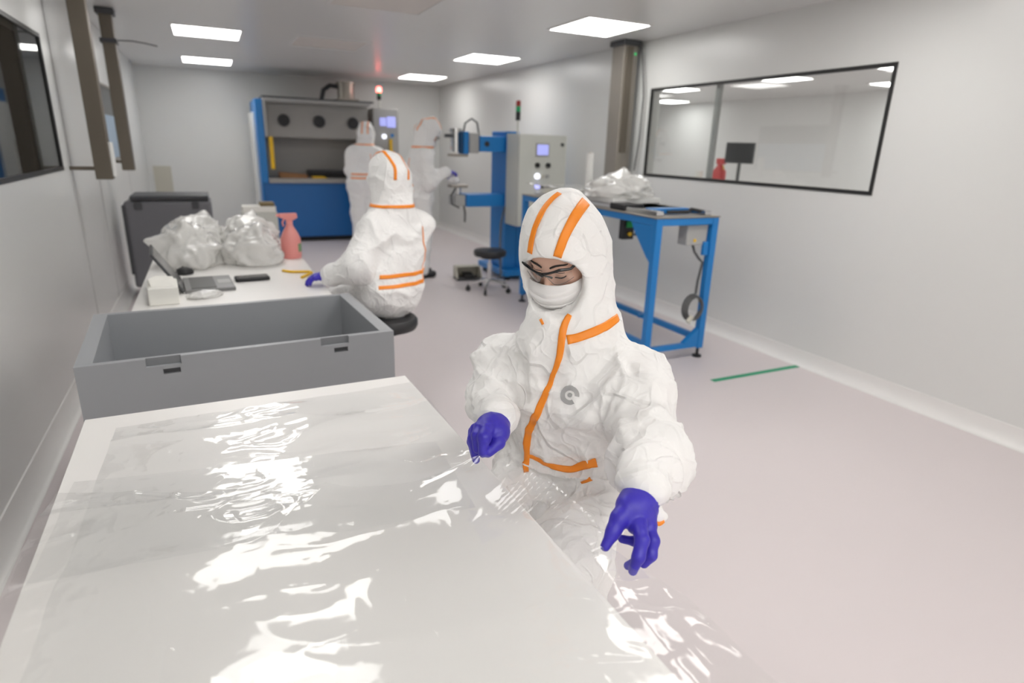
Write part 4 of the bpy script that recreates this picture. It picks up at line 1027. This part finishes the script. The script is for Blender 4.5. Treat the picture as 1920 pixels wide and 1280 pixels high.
worker('person in white coverall seen from behind, seated at the laptop table', V(.90, 3.43, 0), 120, 110, 28, dict(
    head=V(.90, 3.48, 1.328), neck=V(.92, 3.46, 1.175), chest=V(.93, 3.45, .995), pelvis=V(.865, 3.41, .72), hs=.90, bulk=.98,
    SL=V(.80, 3.38, 1.055), SR=V(1.075, 3.53, 1.055), EL=V(.665, 3.30, .875), WL=V(.555, 3.42, .815), ER=V(1.02, 3.74, .87), WR=V(.78, 3.83, .82),
    armL=(.086, .080, .078, .055), armR=(.086, .078, .07, .05),
    HL=V(.81, 3.38, .70), HR=V(.90, 3.48, .70), KL=V(.62, 3.60, .61), KR=V(.70, 3.78, .61), AL=V(.66, 3.58, .10), AR=V(.74, 3.76, .10)), .0095,
    hand=((V(-.1, -.1, 1), V(-.9, .4, -.1)), (V(0, 0, 1), V(-.9, -.1, -.1))))
worker('person in white coverall standing with their back turned at the far blue machine', V(2.08, 9.66, 0), 82, 70, 22, dict(
    head=V(2.20, 9.72, 1.655), neck=V(2.17, 9.68, 1.475), chest=V(2.14, 9.66, 1.28), pelvis=V(2.09, 9.66, .93), hs=1.05, bulk=1.04,
    SL=V(1.97, 9.67, 1.37), SR=V(2.34, 9.64, 1.37), EL=V(1.93, 9.72, 1.10), WL=V(2.0, 9.95, 1.10), ER=V(2.42, 9.74, 1.10), WR=V(2.36, 9.97, 1.12),
    HL=V(2.0, 9.66, .90), HR=V(2.19, 9.66, .90), KL=V(1.99, 9.66, .50), KR=V(2.2, 9.66, .50), AL=V(1.99, 9.64, .11), AR=V(2.21, 9.64, .11)), .015,
    hand=((V(0, 0, 1), None), (V(0, 0, 1), None)))
worker('person in white coverall standing in profile, bent over the blue press', V(2.20, 7.03, 0), -8, -12, 38, dict(
    head=V(2.305, 7.02, 1.640), neck=V(2.215, 7.03, 1.475), chest=V(2.185, 7.03, 1.29), pelvis=V(2.17, 7.05, .94), hs=1.05, bulk=1.05,
    SL=V(2.22, 7.20, 1.37), SR=V(2.19, 6.86, 1.37), EL=V(2.30, 7.24, 1.12), WL=V(2.44, 7.02, 1.19), ER=V(2.24, 6.80, 1.11), WR=V(2.43, 6.84, 1.215),
    HL=V(2.17, 7.13, .90), HR=V(2.17, 6.95, .90), KL=V(2.19, 7.14, .50), KR=V(2.20, 6.95, .50), AL=V(2.18, 7.13, .11), AR=V(2.17, 6.93, .11)), .015, face=True,
    hand=((V(.2, -.2, 1), V(.95, -.3, 0)), (V(.2, -.2, 1), V(1, .1, .1))), shoes=M['black'])
crumple_bag('plastic_pouch', 'small white pouch held below the blue glove at the press', 'pouch', V(2.55, 6.88, 1.105), (.06, .045, .05), 31, M['mask'])

# ------------------------------------------------------------------ clear film
def film(name, label, Lp, Rp, zf, nx, ny, m, seed, amp):
    """sheet between a left and a right edge line (lists of xy, far to near); zf gives the height it would lie at"""
    Lp, Rp = np.array(Lp), np.array(Rp); vs = np.zeros((ny, nx, 3))
    tt = np.linspace(0, 1, ny)
    Le = np.stack([np.interp(tt, np.linspace(0, 1, len(Lp)), Lp[:, k]) for k in (0, 1)], 1)
    Re = np.stack([np.interp(tt, np.linspace(0, 1, len(Rp)), Rp[:, k]) for k in (0, 1)], 1)
    for _ in range(3):
        Le[1:-1] = (Le[:-2]+2*Le[1:-1]+Le[2:])/4; Re[1:-1] = (Re[:-2]+2*Re[1:-1]+Re[2:])/4
    u = np.linspace(0, 1, nx)[None, :, None]
    xy = Le[:, None]*(1-u)+Re[:, None]*u
    q = np.concatenate([xy, np.full((ny, nx, 1), seed)], -1)
    # wobbling outline
    xy = xy+.008*(np.stack([vnoise(q*9+3), vnoise(q*9+8)], -1)-.5)
    z = zf(xy[..., 0], xy[..., 1])
    w1 = warp(q*V(3.2, 5.5, 1), .9, 1.1); w2 = warp(q*V(9, 13, 1)+5, .8, 1.0); w3 = warp(q*V(26, 22, 1)+2, 1, .8)
    big = vnoise(q*2.2+11); big = np.clip((big-.35)*2.2, .25, 1)
    z = z+amp*(1.0*crease(w1)+.55*crease(w2)*big+.16*crease(w3)*big+.5*vnoise(q*4))
    v = np.concatenate([xy, z[..., None]], -1).reshape(-1, 3)
    fs = [(j*nx+i, j*nx+i+1, (j+1)*nx+i+1, (j+1)*nx+i) for j in range(ny-1) for i in range(nx-1)]
    fs = [tuple(reversed(f)) for f in fs]
    org = V(float(xy[..., 0].mean()), float(xy[..., 1].mean()), TZ)
    o = link_mesh(name, v-org, fs, m, None, True); o.location = org
    return tag(o, label, 'plastic film')
film('plastic_film', 'bottom sheet of clear plastic film lying flat on the front table', [(-.305, 1.835), (-.315, 1.3), (-.33, .8), (-.33, .16)], [(.545, 1.865), (.55, 1.4), (.55, .9), (.55, .16)],
     lambda x, y: TZ+.0015+0*x, 150, 230, M['film2'], 1.3, .007)
film('plastic_film', 'folded band of clear film lying across the middle of the front table', [(-.352, 1.53), (-.36, 1.3), (-.365, 1.16)], [(.47, 1.40), (.46, 1.28), (.45, 1.08)],
     lambda x, y: TZ+.0095+0*x, 160, 80, M['film2'], 4.7, .008)
_D = at_depth
EDGE = np.array([_D(903, 856, 1.372), _D(950, 862, 1.36), _D(992, 874, 1.33), _D(1065, 931, 1.255), _D(1115, 970, 1.20), _D(1150, 1030, 1.165)])
EDGE = smooth_path(EDGE)
def lifted(x, y):
    P = np.stack([x, y], -1); best = np.full(x.shape, 9.); zz = np.zeros(x.shape)
    for e in resample(EDGE, .012):
        d = np.linalg.norm(P-e[:2], axis=-1); b = d < best; best = np.where(b, d, best); zz = np.where(b, e[2], zz)
    base = TZ+.019-np.clip(x-.57, 0, 1)*.22-np.clip(-.385-x, 0, 1)*.5
    return base+(zz-TZ-.019)*np.exp(-(best/.11)**1.25)
film('plastic_film', 'top sheet of clear film lifted by the gloved hands and hanging over the table edge', [(-.37, 1.47), (-.39, 1.25), (-.415, 1.0), (-.44, .7), (-.455, .4), (-.46, .17)],
     [tuple(EDGE[0][:2]), tuple(EDGE[len(EDGE)//2][:2]), tuple(EDGE[-1][:2]), (.70, .68), (.70, .50), (.715, .17)], lifted, 210, 260, M['film'], 8.1, .013)

# ------------------------------------------------------------------ camera and render look
cd = bpy.data.cameras.new('camera'); cam = bpy.data.objects.new('camera', cd); COL.objects.link(cam)
cam.location = CAM
R3 = Matrix(((CR[0], CU[0], -CF[0]), (CR[1], CU[1], -CF[1]), (CR[2], CU[2], -CF[2])))
cam.rotation_euler = R3.to_euler()
cd.sensor_width = 36; cd.lens = FPX*36/1920; cd.clip_start = .05
cd.dof.use_dof = True; cd.dof.focus_distance = 1.5; cd.dof.aperture_fstop = 2.2
SC.camera = cam
wd = bpy.data.worlds.new('world'); SC.world = wd; wd.use_nodes = True
wd.node_tree.nodes['Background'].inputs[0].default_value = (.5, .5, .5, 1); wd.node_tree.nodes['Background'].inputs[1].default_value = .0
SC.view_settings.view_transform = 'Standard'; SC.view_settings.look = 'None'; SC.view_settings.gamma = 1; SC.view_settings.use_curve_mapping = False
SC.view_settings.exposure = -0.08
SC.cycles.use_denoising = True
SC.cycles.max_bounces = 10; SC.cycles.diffuse_bounces = 6; SC.cycles.transparent_max_bounces = 24
SC.cycles.caustics_reflective = False; SC.cycles.caustics_refractive = False; SC.cycles.sample_clamp_indirect = 6
